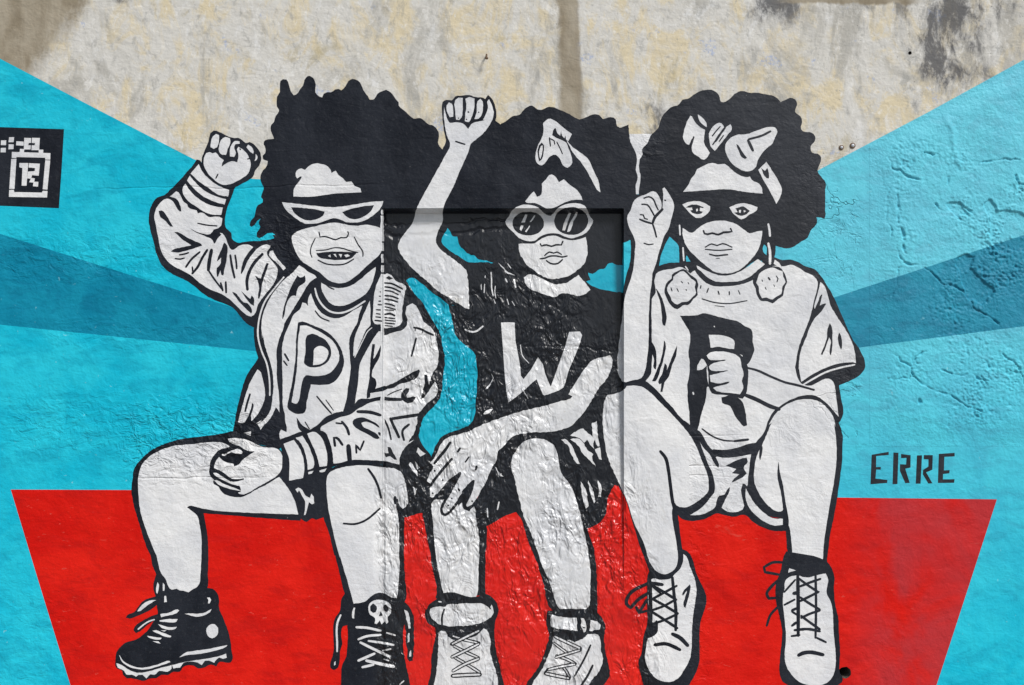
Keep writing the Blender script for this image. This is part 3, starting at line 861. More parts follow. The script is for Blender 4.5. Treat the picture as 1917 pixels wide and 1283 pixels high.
G2 = '''
# A 730 160 4.992
# B 900 170 4.992
# C 900 350 7.488
# D 730 400 4.992
# E 820 580 4.992
# F 780 760 7.488
# G 780 900 4.992
# H 780 1090 5.005
# N 1040 700 7.373
# P 0 0 1
@ hair
K B 180 315 250 275 290 240 360 225 400 180 440 150 480 140 530 175 570 180 620 155 660 152 740 180 830 220 920 268 980 250 1060 220 1110 230 1140 265 1210 245 1260 265 1275 330 1300 345 1380 315 1388 400 1400 480 1440 560 1460 640 1450 740 1468 810 1450 880 1450 965 P 1230 380 1190 430 1180 449 1166 455 1166 497 1158 497 1146 493 1137 494 1133 502 1119 506 1110 513 1100 511 1105 525 1085 530 1000 545 930 525 D 1000 480 905 440 830 430 800 400 720 370 700 345 650 300 635 250 630 215 590 215 560 160 535 130 520 100 480 60 A 500 1100 750 560 970 320 1000 340 1030 362
@ leg
K G 55 290 75 420 110 600 150 830 185 1000 180 1100 650 1070 640 1000 645 700 655 450 590 300 540 150 130 160
W G 140 220 150 350 160 500 180 700 210 880 240 1010 270 1080 330 1110 440 1120 520 1115 565 1070 575 900 585 700 580 500 560 380 545 270 500 150 300 50 180 150
@ skirt
K G 600 60 545 220 560 330 590 470 660 425 760 370 870 310 940 290 1000 200 1300 200 1500 480 1620 440 1700 400 1760 330 1785 170 1845 40 1880 60 1880 -150 E 1610 1283 1560 1050 1570 880 1640 750 1500 850 1280 1090 900 1150 560 1200 F 950 800 860 1040
W N 310 780 380 760 450 820 510 870 500 680 570 660 575 780 590 900 610 1010 580 1000 545 900 520 960 540 1040 500 1000 440 910 390 950 330 890 260 870 200 850
W N 60 910 130 900 200 960 260 1080 330 1240 300 1240 240 1150 180 1040 120 960
W N 200 900 330 900 440 1050 520 1110 500 1140 560 1283 470 1200 380 1100 300 980
W N 545 1050 610 1010 640 1180 600 1180
W G 1530 0 1580 90 1600 180 1605 240 1580 260 1550 150
W G 1600 0 1640 70 1665 190 1655 210 1620 100
W G 1690 0 1730 60 1720 150 1700 150 1700 60
V 14 G 770 200 755 270
V 12 G 660 260 665 340
W F 1100 850 1150 930 1220 990 1180 990 1130 930
@ leg
K F 1200 600 1300 470 1420 410 1560 375 1750 360 1917 370 E 1090 1150 1170 1230 1230 1300 G 1400 0 1490 120 1540 260 1590 430 1620 520 1660 650 1680 850 1690 1050 1690 1260 1330 1260 1230 1160 1190 980 1130 780 1040 560 980 370 930 290 900 0 F 1340 1048 1300 850 1320 720
W F 1330 760 1360 680 1430 570 1520 490 1640 455 1780 470 1880 520 E 1010 1215 1080 1265 G 1370 -40 1410 0 1460 90 1500 200 1530 320 1560 450 1590 600 1615 740 1625 880 1620 1050 1605 1180 1560 1210 1440 1220 1360 1210 1320 1180 1280 1060 1230 920 1170 780 1110 600 1060 470 1000 330 960 180 930 60 905 -50 F 1340 950 1325 850
@ shirt
K D 760 490 960 465 1000 450 1250 500 1500 640 1760 560 P 1085 515 1108 535 1140 545 1170 548 E 1735 0 1720 200 1700 350 1670 480 1680 620 1740 690 1640 740 1580 800 1500 1000 1300 1100 900 1000 600 1010 350 1100 290 1080 330 1030 355 850 365 700 360 500 340 410 230 310 170 250 140 140 110 0 D 560 920 545 850 600 860 740 800
W D 800 510 820 520 830 580 810 590
V 10 D 885 540 890 600
V 12 D 945 550 950 620 950 690 965 770
V 9 D 985 680 980 730 990 790
W D 1010 460 1050 490 1090 535 1170 580 1100 560 1050 510
V 12 D 1080 610 1095 640
V 15 D 1160 620 1175 690
V 9 D 1100 470 1130 510
V 8 D 850 640 855 710
V 8 D 885 660 880 740
V 8 D 1095 800 1110 850
V 8 D 1140 820 1165 860
V 8 D 970 800 985 840
V 16 E 255 185 300 205 350 205 420 155
W E 440 740 490 690 495 700 460 740
W E 420 970 450 940 510 930 490 960 430 975
V 8 E 770 330 790 430 850 500
V 7 E 500 600 515 640 490 690
V 8 E 800 760 840 830 860 900
@ letter shirt
w E 590 122 650 118 715 122 725 290 745 400 765 520 775 620 800 650 870 560 935 445 980 510 1000 600 1040 690 1055 720 1090 620 1140 480 1190 340 1225 207 1325 205 1345 240 1320 330 1270 450 1220 570 1190 680 1160 760 1090 800 1020 825 980 790 950 720 920 650 880 680 800 760 720 820 660 865 640 760 625 640 615 500 605 350
@ neck
W D 1250 600 1290 570 1350 575 1420 610 1500 650 1600 660 1680 630 1760 575 1820 640 1875 710 1830 745 1760 770 1680 750 1600 750 1540 780 1490 770 1400 740 1320 710 1270 660
@ face
W C 625 205 680 130 745 65 790 140 830 130 860 0 A 1420 920 1460 880 1490 840 1515 832 1550 860 1580 905 1625 878 1680 930 1750 980 1790 1040 1800 1075 C 1430 185 1300 185 1200 210 1080 270 1000 300 930 305 870 280 800 240 720 225 640 225
W C 530 800 640 795 760 790 830 740 950 690 1050 690 1180 735 1330 735 1470 700 1490 800 1490 950 1450 1080 1350 1170 1230 1250 1120 1280 1000 1290 880 1260 760 1180 640 1090 580 1000 540 900
@ nose face
S 26 C 835 800 850 830 920 815 990 835 1050 815 1130 815 1150 765
@ mouth face
S 24 C 830 1010 900 1000 960 975 1060 970 1140 985 1210 970
S 22 C 895 965 960 915 1020 930 1070 915 1130 950
S 24 C 920 1035 980 1075 1080 1075 1145 1020
@ sunglasses
W C 345 490 400 410 420 350 500 285 600 250 700 255 800 290 880 360 920 390 980 405 1020 370 1080 300 1180 250 1300 230 1400 240 1460 270 1500 340 1530 420 1575 470 1540 560 1480 640 1390 690 1270 720 1180 700 1080 655 980 650 900 670 820 730 720 760 620 755 530 710 440 620 380 560
S 26 C 540 762 650 782 760 770 850 702 960 668 1060 672 1180 720 1290 737 1400 717 1470 692
@ lens sunglasses
K C 443 515 473 430 555 365 665 347 775 365 857 430 887 515 857 600 775 663 665 683 555 663 473 600
W C 625 385 655 390 620 500 570 500
W C 750 400 765 405 705 490 685 495
W C 565 540 600 545 570 620 550 600
W C 680 545 695 550 640 635 620 630
@ lens sunglasses
K C 1028 480 1060 382 1150 308 1268 285 1388 308 1476 382 1508 480 1476 575 1388 652 1268 675 1150 652 1060 575
W C 1235 360 1265 365 1230 460 1180 615 1145 610 1165 520
W C 1345 345 1355 360 1300 480 1240 630 1212 635 1240 530
@ headband
W A 1435 350 1460 325 1500 312 1540 330 1620 395 1700 455 1668 522 1640 510 1660 570 1690 640 1698 740 1660 772 1620 750 1590 690 1550 650 1500 660 1460 710 1420 750 1380 735 1360 690 1365 620 1390 550 1420 490 1435 430
W B 810 470 860 530 920 570 1010 650 1050 740 1095 830 1118 950 1100 940 1050 860 990 750 930 660 870 590 835 530 800 480
K A 1535 405 1550 400 1565 450 1590 470 1600 420 1608 470 1630 495 1640 468 1645 500 1690 590 1640 530 1600 510 1550 490 1515 465
S 13 A 1490 490 1500 570
S 12 A 1500 500 1535 520 1540 550
S 11 A 1560 530 1590 590 1612 640
K A 1380 640 1395 560 1420 535 1440 560 1435 620 1415 700 1395 710
W A 1395 640 1410 570 1425 560 1425 620 1405 690
@ arm
K D 500 0 540 130 500 200 482 265 540 330 650 405 740 455 900 455 960 470 900 560 740 905 600 860 540 850 500 810 400 740 290 650 215 600 160 615 100 500 50 320 150 120 240 0
K A 485 190 490 160 530 135 580 140 610 105 680 95 740 90 800 110 870 115 890 130 915 92 950 120 985 200 995 290 970 370 900 460 830 520 770 555 740 640 500 630 490 600 522 530 510 450 495 350
W A 505 200 515 240 530 300 560 350 610 345 660 350 700 370 730 410 760 365 800 345 885 325 870 320 890 280 915 210 910 150 925 130 950 180 970 250 965 300 930 370 880 440 800 510 755 550 740 600 690 720 640 830 600 930 550 1030 510 1110 495 1160 490 1283 D 470 120 440 200 430 270 470 330 540 390 640 460 710 530 725 600 735 720 738 890 700 880 620 830 520 770 430 710 320 610 250 550 170 470 110 390 75 310 100 240 150 170 210 90 A 250 1150 300 1050 370 920 450 780 520 650 560 570 560 540 530 460 515 380 505 300
@ hand arm
W A 530 185 550 160 580 175 592 240 590 295 560 300 540 260
W A 610 140 640 115 680 120 680 200 670 300 650 325 620 320 610 250
W A 705 125 740 110 790 125 790 200 770 280 740 345 700 335 705 260 715 200
W A 820 150 845 125 865 150 870 210 860 270 830 310 790 315 810 250
S 17 A 615 525 660 540 700 552
S 17 A 730 250 736 251
S 14 A 714 318 718 318
S 14 A 828 252 832 253
S 12 A 640 306 640 310
@ arm
K F 210 700 280 540 340 445 430 385 560 345 760 268 900 210 E 600 900 1215 700 1310 500 1540 420 1640 430 1645 540 1600 660 1500 790 1300 1090 1150 1150 900 1160 F 1300 480 1150 650 1000 1000 880 1230 780 1420 G 490 285 440 265 F 640 1200 460 1300 220 1290 130 1120 130 1060
W E 1625 445 1610 430 1540 445 1450 470 1380 540 1310 640 1250 740 1215 790 1258 812 1240 830 1130 860 1000 900 850 930 700 975 560 1020 400 1080 300 1130 F 760 345 600 400 490 420 380 490 310 590 290 650 195 800 230 850 190 940 145 1060 190 1090 300 1060 480 1010 600 940 700 1060 800 1045 870 1200 900 1180 960 1080 1000 990 1060 860 1120 750 1140 640 1220 560 1300 470 1400 410 1550 380 1700 365 E 900 1150 1060 1140 1150 1120 1240 1090 1300 1030 1370 950 1430 860 1500 740 1580 640 1620 540
@ finger arm
W F 300 950 220 1080 180 1220 185 1270 225 1290 330 1180 480 1010 600 935 520 850
S 38 F 610 940 480 1052 370 1172 280 1285 225 1312
S 42 F 470 515 400 620 300 740 250 805
S 40 F 492 745 400 850 310 960 225 1070 200 1120
@ finger arm
W F 610 950 560 1080 470 1240 400 1370 362 1440 370 1490 400 1500 480 1440 560 1340 640 1200 740 1080 800 1040 760 960
S 38 F 612 950 540 1080 450 1240 380 1360 348 1440 362 1512 400 1528 470 1480 560 1370 640 1262 720 1130 790 1055
K F 800 1050 740 1080 660 1190 570 1330 590 1400 660 1330 700 1250 760 1200
@ finger arm
W F 800 1050 780 1150 740 1290 700 1400 715 1420 780 1380 850 1280 900 1180 960 1080
S 36 F 800 1050 770 1180 720 1300 678 1400 712 1442 765 1420 850 1310
S 28 F 250 903 256 917
S 26 F 362 1038 368 1046
S 28 F 220 1224 230 1226
S 30 F 585 1165 600 1188
S 20 G 393 84 400 92
S 17 G 326 165 330 168
S 17 G 293 231 298 233
S 17 G 516 190 520 194
S 34 F 608 595 577 643
S 24 F 733 718 682 788
S 34 F 842 848 828 893
@ shoe
K H 180 160 110 220 80 290 100 380 170 430 180 470 165 570 140 700 130 850 100 1000 100 1250 850 1250 820 970 780 800 740 620 730 450 740 360 765 300 760 220 700 140 640 110 560 140 250 100
W H 205 470 250 455 310 520 560 500 600 460 630 430 670 470 690 560 690 650 710 740 740 830 765 960 780 1220 150 1220 165 950 190 800 200 650 205 560
K H 250 415 560 415 620 430 560 500 480 490 400 480 310 512 270 460
V 12 H 205 182 230 186
@ sock shoe
W H 120 290 130 250 180 230 270 235 280 215 400 205 600 200 650 215 685 250 700 210 715 240 720 290 680 340 600 380 500 405 400 412 250 405 200 385 140 340
S 19 H 258 255 237 330 238 400
S 15 H 665 195 690 250
@ lace shoe
S 36 H 330 520 450 540 585 572
V 13 H 340 505 450 540 585 572
S 36 H 350 600 470 660 580 708
V 13 H 350 600 470 660 580 708
S 36 H 350 702 470 770 590 845
V 13 H 350 702 470 770 590 845
S 38 H 325 582 450 520 590 452
V 16 H 335 578 450 520 580 457
S 38 H 330 702 450 645 580 580
V 16 H 330 702 450 645 580 580
S 38 H 340 832 450 770 580 718
V 16 H 340 832 450 770 580 718
S 44 H 335 878 470 870 595 866
V 18 H 340 878 470 870 590 866
@ shoe
K H 1230 270 1210 350 1230 440 1240 500 1210 620 1160 760 1090 870 1040 930 1010 1250 1560 1250 1650 1100 1720 1000 1800 900 1810 830 1780 700 1760 580 1760 480 1770 410 1740 340 1680 280 1450 250
W H 1270 600 1280 510 1360 540 1560 520 1600 490 1700 490 1720 560 1730 650 1745 740 1710 830 1650 910 1590 1000 1540 1220 1060 1220 1080 960 1160 840 1220 720
S 19 H 1630 590 1570 720 1480 880
S 22 H 1650 780 1600 880 1540 970
K H 1300 470 1580 480 1590 510 1480 560 1440 540 1350 520
@ sock shoe
W H 1255 340 1270 305 1350 325 1500 335 1505 455 1400 445 1260 420
W H 1540 335 1570 340 1585 390 1585 460 1570 470 1545 420
W H 1635 360 1690 370 1720 400 1715 440 1620 460 1625 400
S 14 H 1560 425 1575 428
@ lace shoe
S 32 H 1285 570 1350 620 1420 670
V 11 H 1285 570 1350 620 1420 670
S 34 H 1310 690 1400 720 1490 765
V 12 H 1310 690 1400 720 1490 765
S 32 H 1370 790 1405 840 1435 895
V 11 H 1370 790 1405 840 1435 895
S 38 H 1295 510 1400 560 1535 620
V 16 H 1295 510 1400 560 1525 616
S 36 H 1305 705 1420 670 1535 635
V 14 H 1305 705 1420 670 1525 638
S 36 H 1230 820 1360 790 1485 768
V 14 H 1230 820 1360 790 1480 770
S 40 H 1205 855 1320 880 1430 902
V 17 H 1210 856 1320 880 1420 900
S 20 H 1230 810 1200 850
'''
G3 = '''
# A 1170 150 4.992
# B 1230 300 7.488
# C 1140 340 7.488
# D 1200 420 4.992
# E 1120 560 4.992
# F 1120 720 4.992
# G 1270 790 4.992
# H 1150 1020 4.879
# I 1420 1020 4.879
# J 1380 520 7.488
# L 1270 580 7.488
# Q 1437 640 3.994
# R 1437 320 3.994
@ hair
K A 130 1050 145 900 130 820 140 740 165 690 158 650 210 590 240 520 310 450 330 390 350 340 400 280 450 245 490 240 540 185 590 175 640 140 700 105 770 92 830 100 880 145 900 205 920 210 980 175 1040 120 1100 102 1160 120 1230 118 1320 135 1390 150 1430 175 1455 205 1500 185 1540 168 1590 180 1608 220 1590 300 1640 340 1655 390 1645 460 1680 485 1740 490 1775 525 1775 570 1735 620 1750 680 1800 690 1832 720 1815 800 1800 850 1830 900 1865 940 1880 990 1850 1050 1825 1120 1840 1180 1870 1230 R 430 80 400 160 395 220 410 270 435 320 425 360 400 350 365 345 370 390 320 450 300 500 250 530 190 570 140 580 60 560 D 1250 300 1200 390 1100 340 900 460 700 480 480 365 425 290 400 370 358 362 355 250 345 190 300 145 265 115 C 780 850 600 860 370 900 300 820 200 850 190 400 380 180 420 180
C D 1150 190 1168 200 1172 290 1150 270 1138 230
@ shorts
K F 880 420 1060 600 1500 560 G 720 250 700 500 850 880 1000 900 1020 1020 900 1020 780 985 690 930 620 870 520 888 440 875 350 858 280 895 200 920 80 922 10 890 -30 820 F 800 1180 1000 1050 1000 800
W G 160 120 200 190 250 260 290 300 330 380 370 430 380 420 350 330 380 310 440 320 540 315 640 290 695 285 680 400 660 560 640 600 620 580 600 580 585 640 600 720 610 800 580 830 500 845 440 830 405 800 440 720 480 640 480 610 450 640 430 680 380 690 360 730 340 800 280 840 200 870 110 870 180 830 260 760 310 690 335 660 330 560 310 460 270 380 230 280 180 190
W G 630 620 660 680 720 770 800 850 880 900 975 905 975 960 900 970 800 930 720 870 660 800 630 720
K G 440 410 500 380 600 340 640 335 650 370 610 430 640 480 600 520 540 550 495 570 520 530 570 490 500 480 540 440 490 425
@ shirt
K D 130 420 180 385 260 362 350 358 480 350 700 450 1000 420 1230 310 1320 335 1400 330 1460 350 1530 390 1620 420 1680 480 1730 560 1790 660 1850 790 Q 640 -10 690 60 730 180 700 240 620 290 535 325 545 400 560 560 400 700 F 1480 640 1100 670 900 480 400 -20 E 400 750 450 600 470 0 D 95 560
W D 140 465 210 430 290 418 380 400 460 460 500 430 560 510 650 570 760 582 880 572 980 550 1080 500 1170 420 1240 390 1330 395 1400 380 1460 400 1540 450 1620 490 1650 540 1620 700 1580 870 1530 1000 1480 1130 J 820 1200 810 1280 Q 205 190 240 300 300 330 460 275 490 300 510 400 530 560 440 460 380 420 300 405 200 430 100 490 F 1660 260 1600 400 1560 480 1510 540 1420 550 1300 590 1150 620 1060 605 1010 540 950 440 880 410 850 370 780 320 680 200 560 80 470 0 E 430 780 490 700 500 600 505 480 490 400 495 300 502 0 D 135 640 125 520
K E 500 400 530 450 545 560 540 660 520 650 520 560 500 500 490 620 450 720 420 760 460 600 470 480
K E 615 390 625 400 615 540 580 660 530 770 500 770 540 680 590 550
K E 735 430 730 520 690 620 660 720 620 780 600 870 580 870 590 790 570 800 560 780 600 690 620 600 640 620 640 670 690 540
K D 135 600 150 610 190 680 220 770 240 880 225 950 205 940 195 860 180 740
S 12 D 560 575 555 600
S 13 D 630 600 615 640
S 14 D 720 625 730 655
S 13 D 825 630 825 660
S 10 D 910 620 925 655
S 13 D 570 698 680 730 820 742 990 715
S 8 D 690 762 780 772
K F 1070 605 1200 610 1300 590 1420 555 1500 540 1520 600 1440 620 1300 655 1170 660 1100 640
S 16 F 970 415 1060 480 1160 520 1270 530
S 24 F 1270 530 1400 515
@ letter shirt
K L 20 85 270 75 340 50 420 60 560 100 720 140 840 165 910 220 1020 280 1040 340 1040 450 1065 560 1040 640 975 760 900 800 900 640 780 600 430 620 400 780 410 1000 430 1080 400 1080 E 1000 960 970 1050 940 1180 920 1250 870 1220 855 1150 850 1050 835 950 835 850 L 125 1050 155 900 155 720 140 600 165 450 160 320 100 220
K E 1150 920 1250 900 1330 940 1370 1030 1390 1180 1360 1190 1320 1150 1270 1080 1230 1000 1160 970
W L 425 350 640 365 740 400 785 440 780 550 640 545 450 530 440 450
W L 260 850 270 780 320 690 350 695 400 780 330 840
V 22 L 205 1160 212 1185
V 16 L 500 232 506 240
@ sleeve shirt
W J 1170 60 1225 120 1270 250 1310 390 1400 550 1500 700 1590 860 1640 1000 1665 1200 Q 640 155 500 180 400 210 320 260 250 300 235 200 J 860 1280 870 1150 900 1000 960 860 1010 720 1080 580 1180 470 1250 370 1230 360 1160 390 1195 240 1180 240 1130 350 1085 440 1080 410 1120 250
S 9 Q 250 307 330 252 420 207 480 182 540 166 640 156
V 13 Q 265 322 345 275 430 230 540 195 650 172
K J 1300 640 1325 680 1335 880 1325 1050 1310 1090 1300 1080 1310 880 1290 840 1250 950 1195 1085 1175 1075 1220 960 1255 850 1265 720
K J 1430 765 1450 800 1470 900 1470 980 1455 1010 1430 960 1410 850
@ leg
K E 250 790 300 765 400 750 500 810 640 960 760 1110 870 1220 F 930 500 990 650 1040 780 1075 860 1085 1000 1000 1100 900 1185 800 1215 745 1215 752 1283 H 615 0 630 80 610 200 540 290 330 300 310 220 230 0 F 320 1283 250 1060 200 970 130 830 60 650 20 500 5 350 10 150 E 20 950 70 880 150 840
W F 60 150 90 90 160 50 250 20 330 10 400 20 480 70 560 150 680 270 780 380 860 480 920 590 970 720 1010 810 1030 900 1025 1000 980 1050 900 1110 830 1145 760 1145 730 1130 710 1100 690 1180 695 1283 H 570 0 580 120 560 210 510 255 450 270 390 245 340 190 300 90 275 0 F 330 1283 290 1150 230 1000 170 870 110 740 70 600 45 400 45 250
K E 140 780 250 740 265 800 250 840 90 900
S 32 F 580 625 630 690 655 800 675 950 692 1080 715 1180
@ leg
K Q 0 600 30 540 80 490 180 430 280 400 360 405 440 460 500 540 530 600 560 700 560 800 G 1530 350 1500 600 1460 850 1420 1050 1390 1283 I 630 100 600 240 540 260 370 260 300 200 255 0 G 1015 1200 1000 1000 980 900 850 880 750 780 680 680 650 600 665 420 680 300 720 200 800 100
W G 870 10 840 80 790 200 740 300 715 400 710 560 740 640 800 740 860 800 930 840 970 830 985 800 1010 900 1040 1000 1060 1150 1070 1283 I 315 0 315 180 370 215 430 232 530 230 570 200 590 0 G 1345 1283 1370 1050 1410 800 1450 580 1475 380 1475 180 1455 20 Q 510 640 490 560 440 490 380 445 300 430 210 440 110 490 50 550 10 620
K G 935 370 950 480 975 580 1000 740 1030 960 1020 1000 985 860 960 680 925 500
K G 770 200 785 230 775 330 765 360 758 350
@ arm
S 34 L 960 815 1100 850 1300 940 1500 1020 1650 1055 1900 1125
S 38 E 1380 900 1480 940 1600 1000 1690 1030
@ hand arm
K L 390 640 440 570 460 540 700 545 800 580 880 640 960 760 980 870 970 1050 950 1180 900 1250 700 1200 560 1190 470 1170 430 1090 420 900 400 780
W L 395 640 450 600 560 585 700 600 800 630 860 680 885 800 915 900 890 1000 910 1100 860 1185 740 1170 540 1140 485 1095 560 1070 700 1030 720 1010 690 1010 560 1035 450 1010 440 920 560 890 690 860 690 850 560 860 440 840 425 800 470 760 560 730 660 715 660 700 520 710 420 690
@ neck
W D 520 385 600 430 700 470 790 482 880 462 980 410 1060 350 1095 325 1155 375 1090 430 1020 490 920 530 800 540 700 535 620 495 560 440 530 415
@ face
W B 365 445 450 330 480 260 530 200 560 130 600 105 780 40 850 60 950 55 1000 90 1080 160 1150 210 1240 240 1300 230 1320 270 1360 300 1430 330 1465 380 1480 470 1380 460 1200 440 1000 410 800 415 600 430
W B 360 950 490 1020 560 970 640 910 730 870 850 850 1000 860 1120 905 1210 970 1300 1025 1400 1000 1475 990 D 1130 100 1110 200 1075 270 1010 350 930 420 850 455 760 460 690 445 610 390 530 320 450 240 400 150 387 60
@ eye face
W B 355 620 450 585 550 575 640 590 745 650 735 710 680 770 580 815 490 770 430 710
K B 400 670 460 630 550 625 660 665 640 675 600 665 600 710 645 725 620 750 550 755 490 740 465 705 500 700 490 665
W B 550 685 570 680 575 715 550 720
@ eye face
W B 1015 660 1100 625 1200 605 1320 625 1405 660 1400 700 1300 760 1180 830 1120 790 1060 740
K B 1090 680 1150 660 1210 650 1300 710 1250 760 1160 780 1080 735 1130 730 1110 690
W B 1150 700 1180 700 1170 740 1145 730
W B 1215 700 1250 715 1215 735
@ nose face
S 30 B 650 990 665 1030 710 1040 770 1025 860 1045 930 1015 1000 1010 1050 1000 1030 960
@ mouth face
S 14 D 600 215 660 185 710 200 760 182 850 215
S 13 D 600 235 720 245 850 235
S 16 D 640 280 700 295 760 290 810 285
S 7 D 700 322 735 320
@ headband
W A 610 335 625 340 650 390 700 440 748 465 740 530 740 590 765 640 795 680 770 720 738 745 690 720 630 670 625 630 640 570 650 530 640 525 620 560 600 605 580 600 545 550 560 450 580 390
W A 680 320 720 350 760 400 765 440 730 420 690 370
W A 785 500 820 440 880 400 915 420 930 450 985 415 1000 455 960 510 900 590 840 662 800 620 790 560
S 13 A 890 435 850 480 815 525
S 22 A 935 445 880 520 845 575
S 14 A 870 530 820 605
S 12 A 920 520 880 575
W A 935 650 940 600 990 540 1060 510 1120 510 1240 470 1340 440 1400 445 1425 480 1400 540 1380 590 1320 640 1270 700 1240 750 1225 810 1170 850 1110 850 1050 820 990 770 950 700
S 22 A 1360 480 1280 520 1155 555
S 28 A 1150 565 1172 610 1195 660
K A 1040 600 1060 610 1090 660 1140 730 1120 740 1090 720 1060 660
W A 1320 765 1370 840 1420 920 1465 1020 1455 1080 1415 1160 1380 1090 1320 980 1270 890 1248 840
K A 1270 820 1310 850 1330 820 1345 870 1345 920 1325 920 1290 870
@ arm
K C 300 820 310 1000 285 1180 250 1290 E 220 0 205 200 185 400 165 560 165 680 200 775 250 800 400 770 470 700 495 550 500 300 500 0 C 660 1280 700 1180 730 1040 790 880 850 770 900 500 880 300 700 120 400 210 240 500
W C 255 520 265 470 300 410 340 290 400 230 520 180 620 135 655 150 700 210 735 310 735 400 750 400 755 300 760 180 750 100 775 85 820 140 880 240 910 310 905 400 870 540 835 660 780 760 730 900 690 1030 650 1180 610 1290 D 100 540 80 700 72 900 65 1080 E 470 200 470 400 455 560 430 690 400 740 320 760 240 775 200 730 180 640 190 450 215 250 235 80 245 0 C 330 1280 350 1150 365 950 370 850 330 740 280 640
S 24 C 490 235 560 215 620 250 660 340 690 400
S 24 C 460 320 540 330 590 400 640 490
S 40 C 750 390 700 440 640 510 610 590
S 26 C 610 590 640 680 665 780
S 28 C 430 530 500 560 600 590
S 22 C 440 465 480 470 500 520 540 530
S 20 C 490 865 550 885 620 878
S 22 C 780 262 795 268
@ earring
S 42 D 385 150 395 300 410 400
V 15 D 360 10 365 100
V 15 D 392 220 400 340
V 12 D 415 395 440 430
K D 290 470 340 440 400 420 460 470 520 520 535 560 525 620 530 660 490 700 450 750 390 760 340 795 290 770 250 710 220 640 225 580 255 530 285 510
W D 305 490 340 460 395 440 440 480 470 510 510 540 500 590 515 640 470 690 440 720 380 730 340 750 300 730 270 670 245 620 255 570 300 520
S 10 D 375 535 390 550
S 9 D 440 545 448 560
S 12 D 280 595 290 625
S 10 D 335 600 350 630
S 12 D 420 610 425 618
@ earring
S 44 D 1200 150 1208 380
V 20 D 1190 0 1200 50 1205 110
V 24 D 1190 180 1205 260 1205 370
K D 1100 440 1150 410 1220 395 1290 400 1330 440 1350 480 1365 540 1340 600 1325 670 1280 700 1230 740 1180 720 1120 715 1080 650 1070 600 1045 550 1060 490
W D 1085 520 1110 460 1160 425 1230 405 1290 430 1325 440 1330 490 1350 540 1320 580 1310 650 1260 680 1230 705 1170 685 1130 690 1105 640 1100 580 1075 550
S 18 D 1190 500 1205 520
S 12 D 1265 485 1280 510 1270 540
S 10 D 1130 520 1135 535
S 10 D 1160 590 1170 610
S 8 D 1240 565 1248 585
W D 1250 330 1290 360 1320 410 1270 390 1240 370
@ shoe
K H 620 40 680 70 720 150 750 260 800 370 840 470 830 580 800 660 780 760 780 950 775 1080 740 1180 680 1290 640 1420 300 1420 240 1180 220 1080 250 980 270 820 300 720 300 600 300 380 310 260 340 220 450 290 560 260 610 180
W H 630 85 660 110 690 200 730 300 750 400 740 520 720 640 710 760 705 960 690 1040 640 1140 580 1220 520 1250 460 1250 380 1220 310 1130 280 1040 290 940 310 850 380 810 390 720 330 700 320 350 350 310 420 320 510 310 540 280 600 220 630 150
S 38 H 530 815 600 850 670 920
S 34 H 370 915 470 905 540 930 600 960
S 30 H 385 700 375 800 310 842
K H 690 360 695 380 680 470 650 580 635 570 645 480 665 420 625 465 620 450
@ lace shoe
S 30 H 530 300 545 450 562 600 560 780
S 36 H 325 330 330 500 332 720
S 26 H 345 370 450 430 565 502
S 24 H 570 375 450 440 340 500
S 26 H 340 490 450 550 580 628
S 24 H 560 500 450 560 340 600
S 26 H 340 610 450 680 575 762
S 24 H 580 630 450 690 350 722
S 34 H 340 350 440 365
S 24 H 350 380 420 440
S 32 H 310 350 140 450 112 540 150 575
S 32 H 150 575 220 500 310 440
S 28 H 200 570 225 620 300 500
S 24 H 230 620 310 600
@ shoe
K I 255 60 225 120 215 180 195 260 160 360 160 520 190 650 215 780 210 900 195 1050 195 1190 230 1260 280 1290 300 1400 700 1400 720 1290 770 1240 740 1160 745 1000 735 800 730 680 700 540 690 400 690 280 660 200 620 150
W I 280 215 340 235 270 255
W I 235 420 250 320 340 280 440 300 560 270 615 262 635 320 620 440 660 520 680 640 685 780 700 950 705 1080 690 1170 640 1250 560 1283 460 1283 370 1250 290 1170 245 1080 240 980 250 850 240 700 225 560 225 450
S 36 I 365 1010 400 992 470 982 590 1005
S 22 I 530 850 615 890
S 22 I 300 835 375 825
@ lace shoe
S 34 I 358 285 362 550 362 830
S 24 I 520 265 525 550 520 850
S 24 I 370 310 450 370 545 432
S 24 I 565 312 470 345 380 380
S 24 I 550 430 470 470 380 515
S 24 I 380 480 470 540 560 592
S 24 I 560 600 470 630 390 668
S 24 I 390 650 470 710 560 772
S 26 I 330 780 450 770 560 790
S 34 I 320 445 350 440
S 26 I 305 600 350 580
S 22 I 305 610 350 640
S 26 I 305 740 345 710
S 20 I 235 432 335 320
S 20 I 235 550 330 500
S 26 I 230 162 130 162 50 205 60 250 200 275
S 28 I 185 320 115 385 75 450 95 490 165 485
S 24 I 185 560 110 640 75 740
'''
# ---------------------------------------------------------------- setting: pavement, street
gs = bpy.data.meshes.new('street')
gs.from_pydata([(-400, -400, -0.12), (400, -400, -0.12), (400, 0.30, -0.12), (-400, 0.30, -0.12)], [], [(0, 1, 2, 3)])
gs.materials.append(MAT['asphalt'])
tag(bpy.data.objects.new('street', gs), kind='structure'); col.objects.link(bpy.data.objects['street'])
pv = box_mesh('pavement', -60, 60, -2.6, 0.0, -0.118, 0.0, 'paving'); tag(pv, kind='structure')

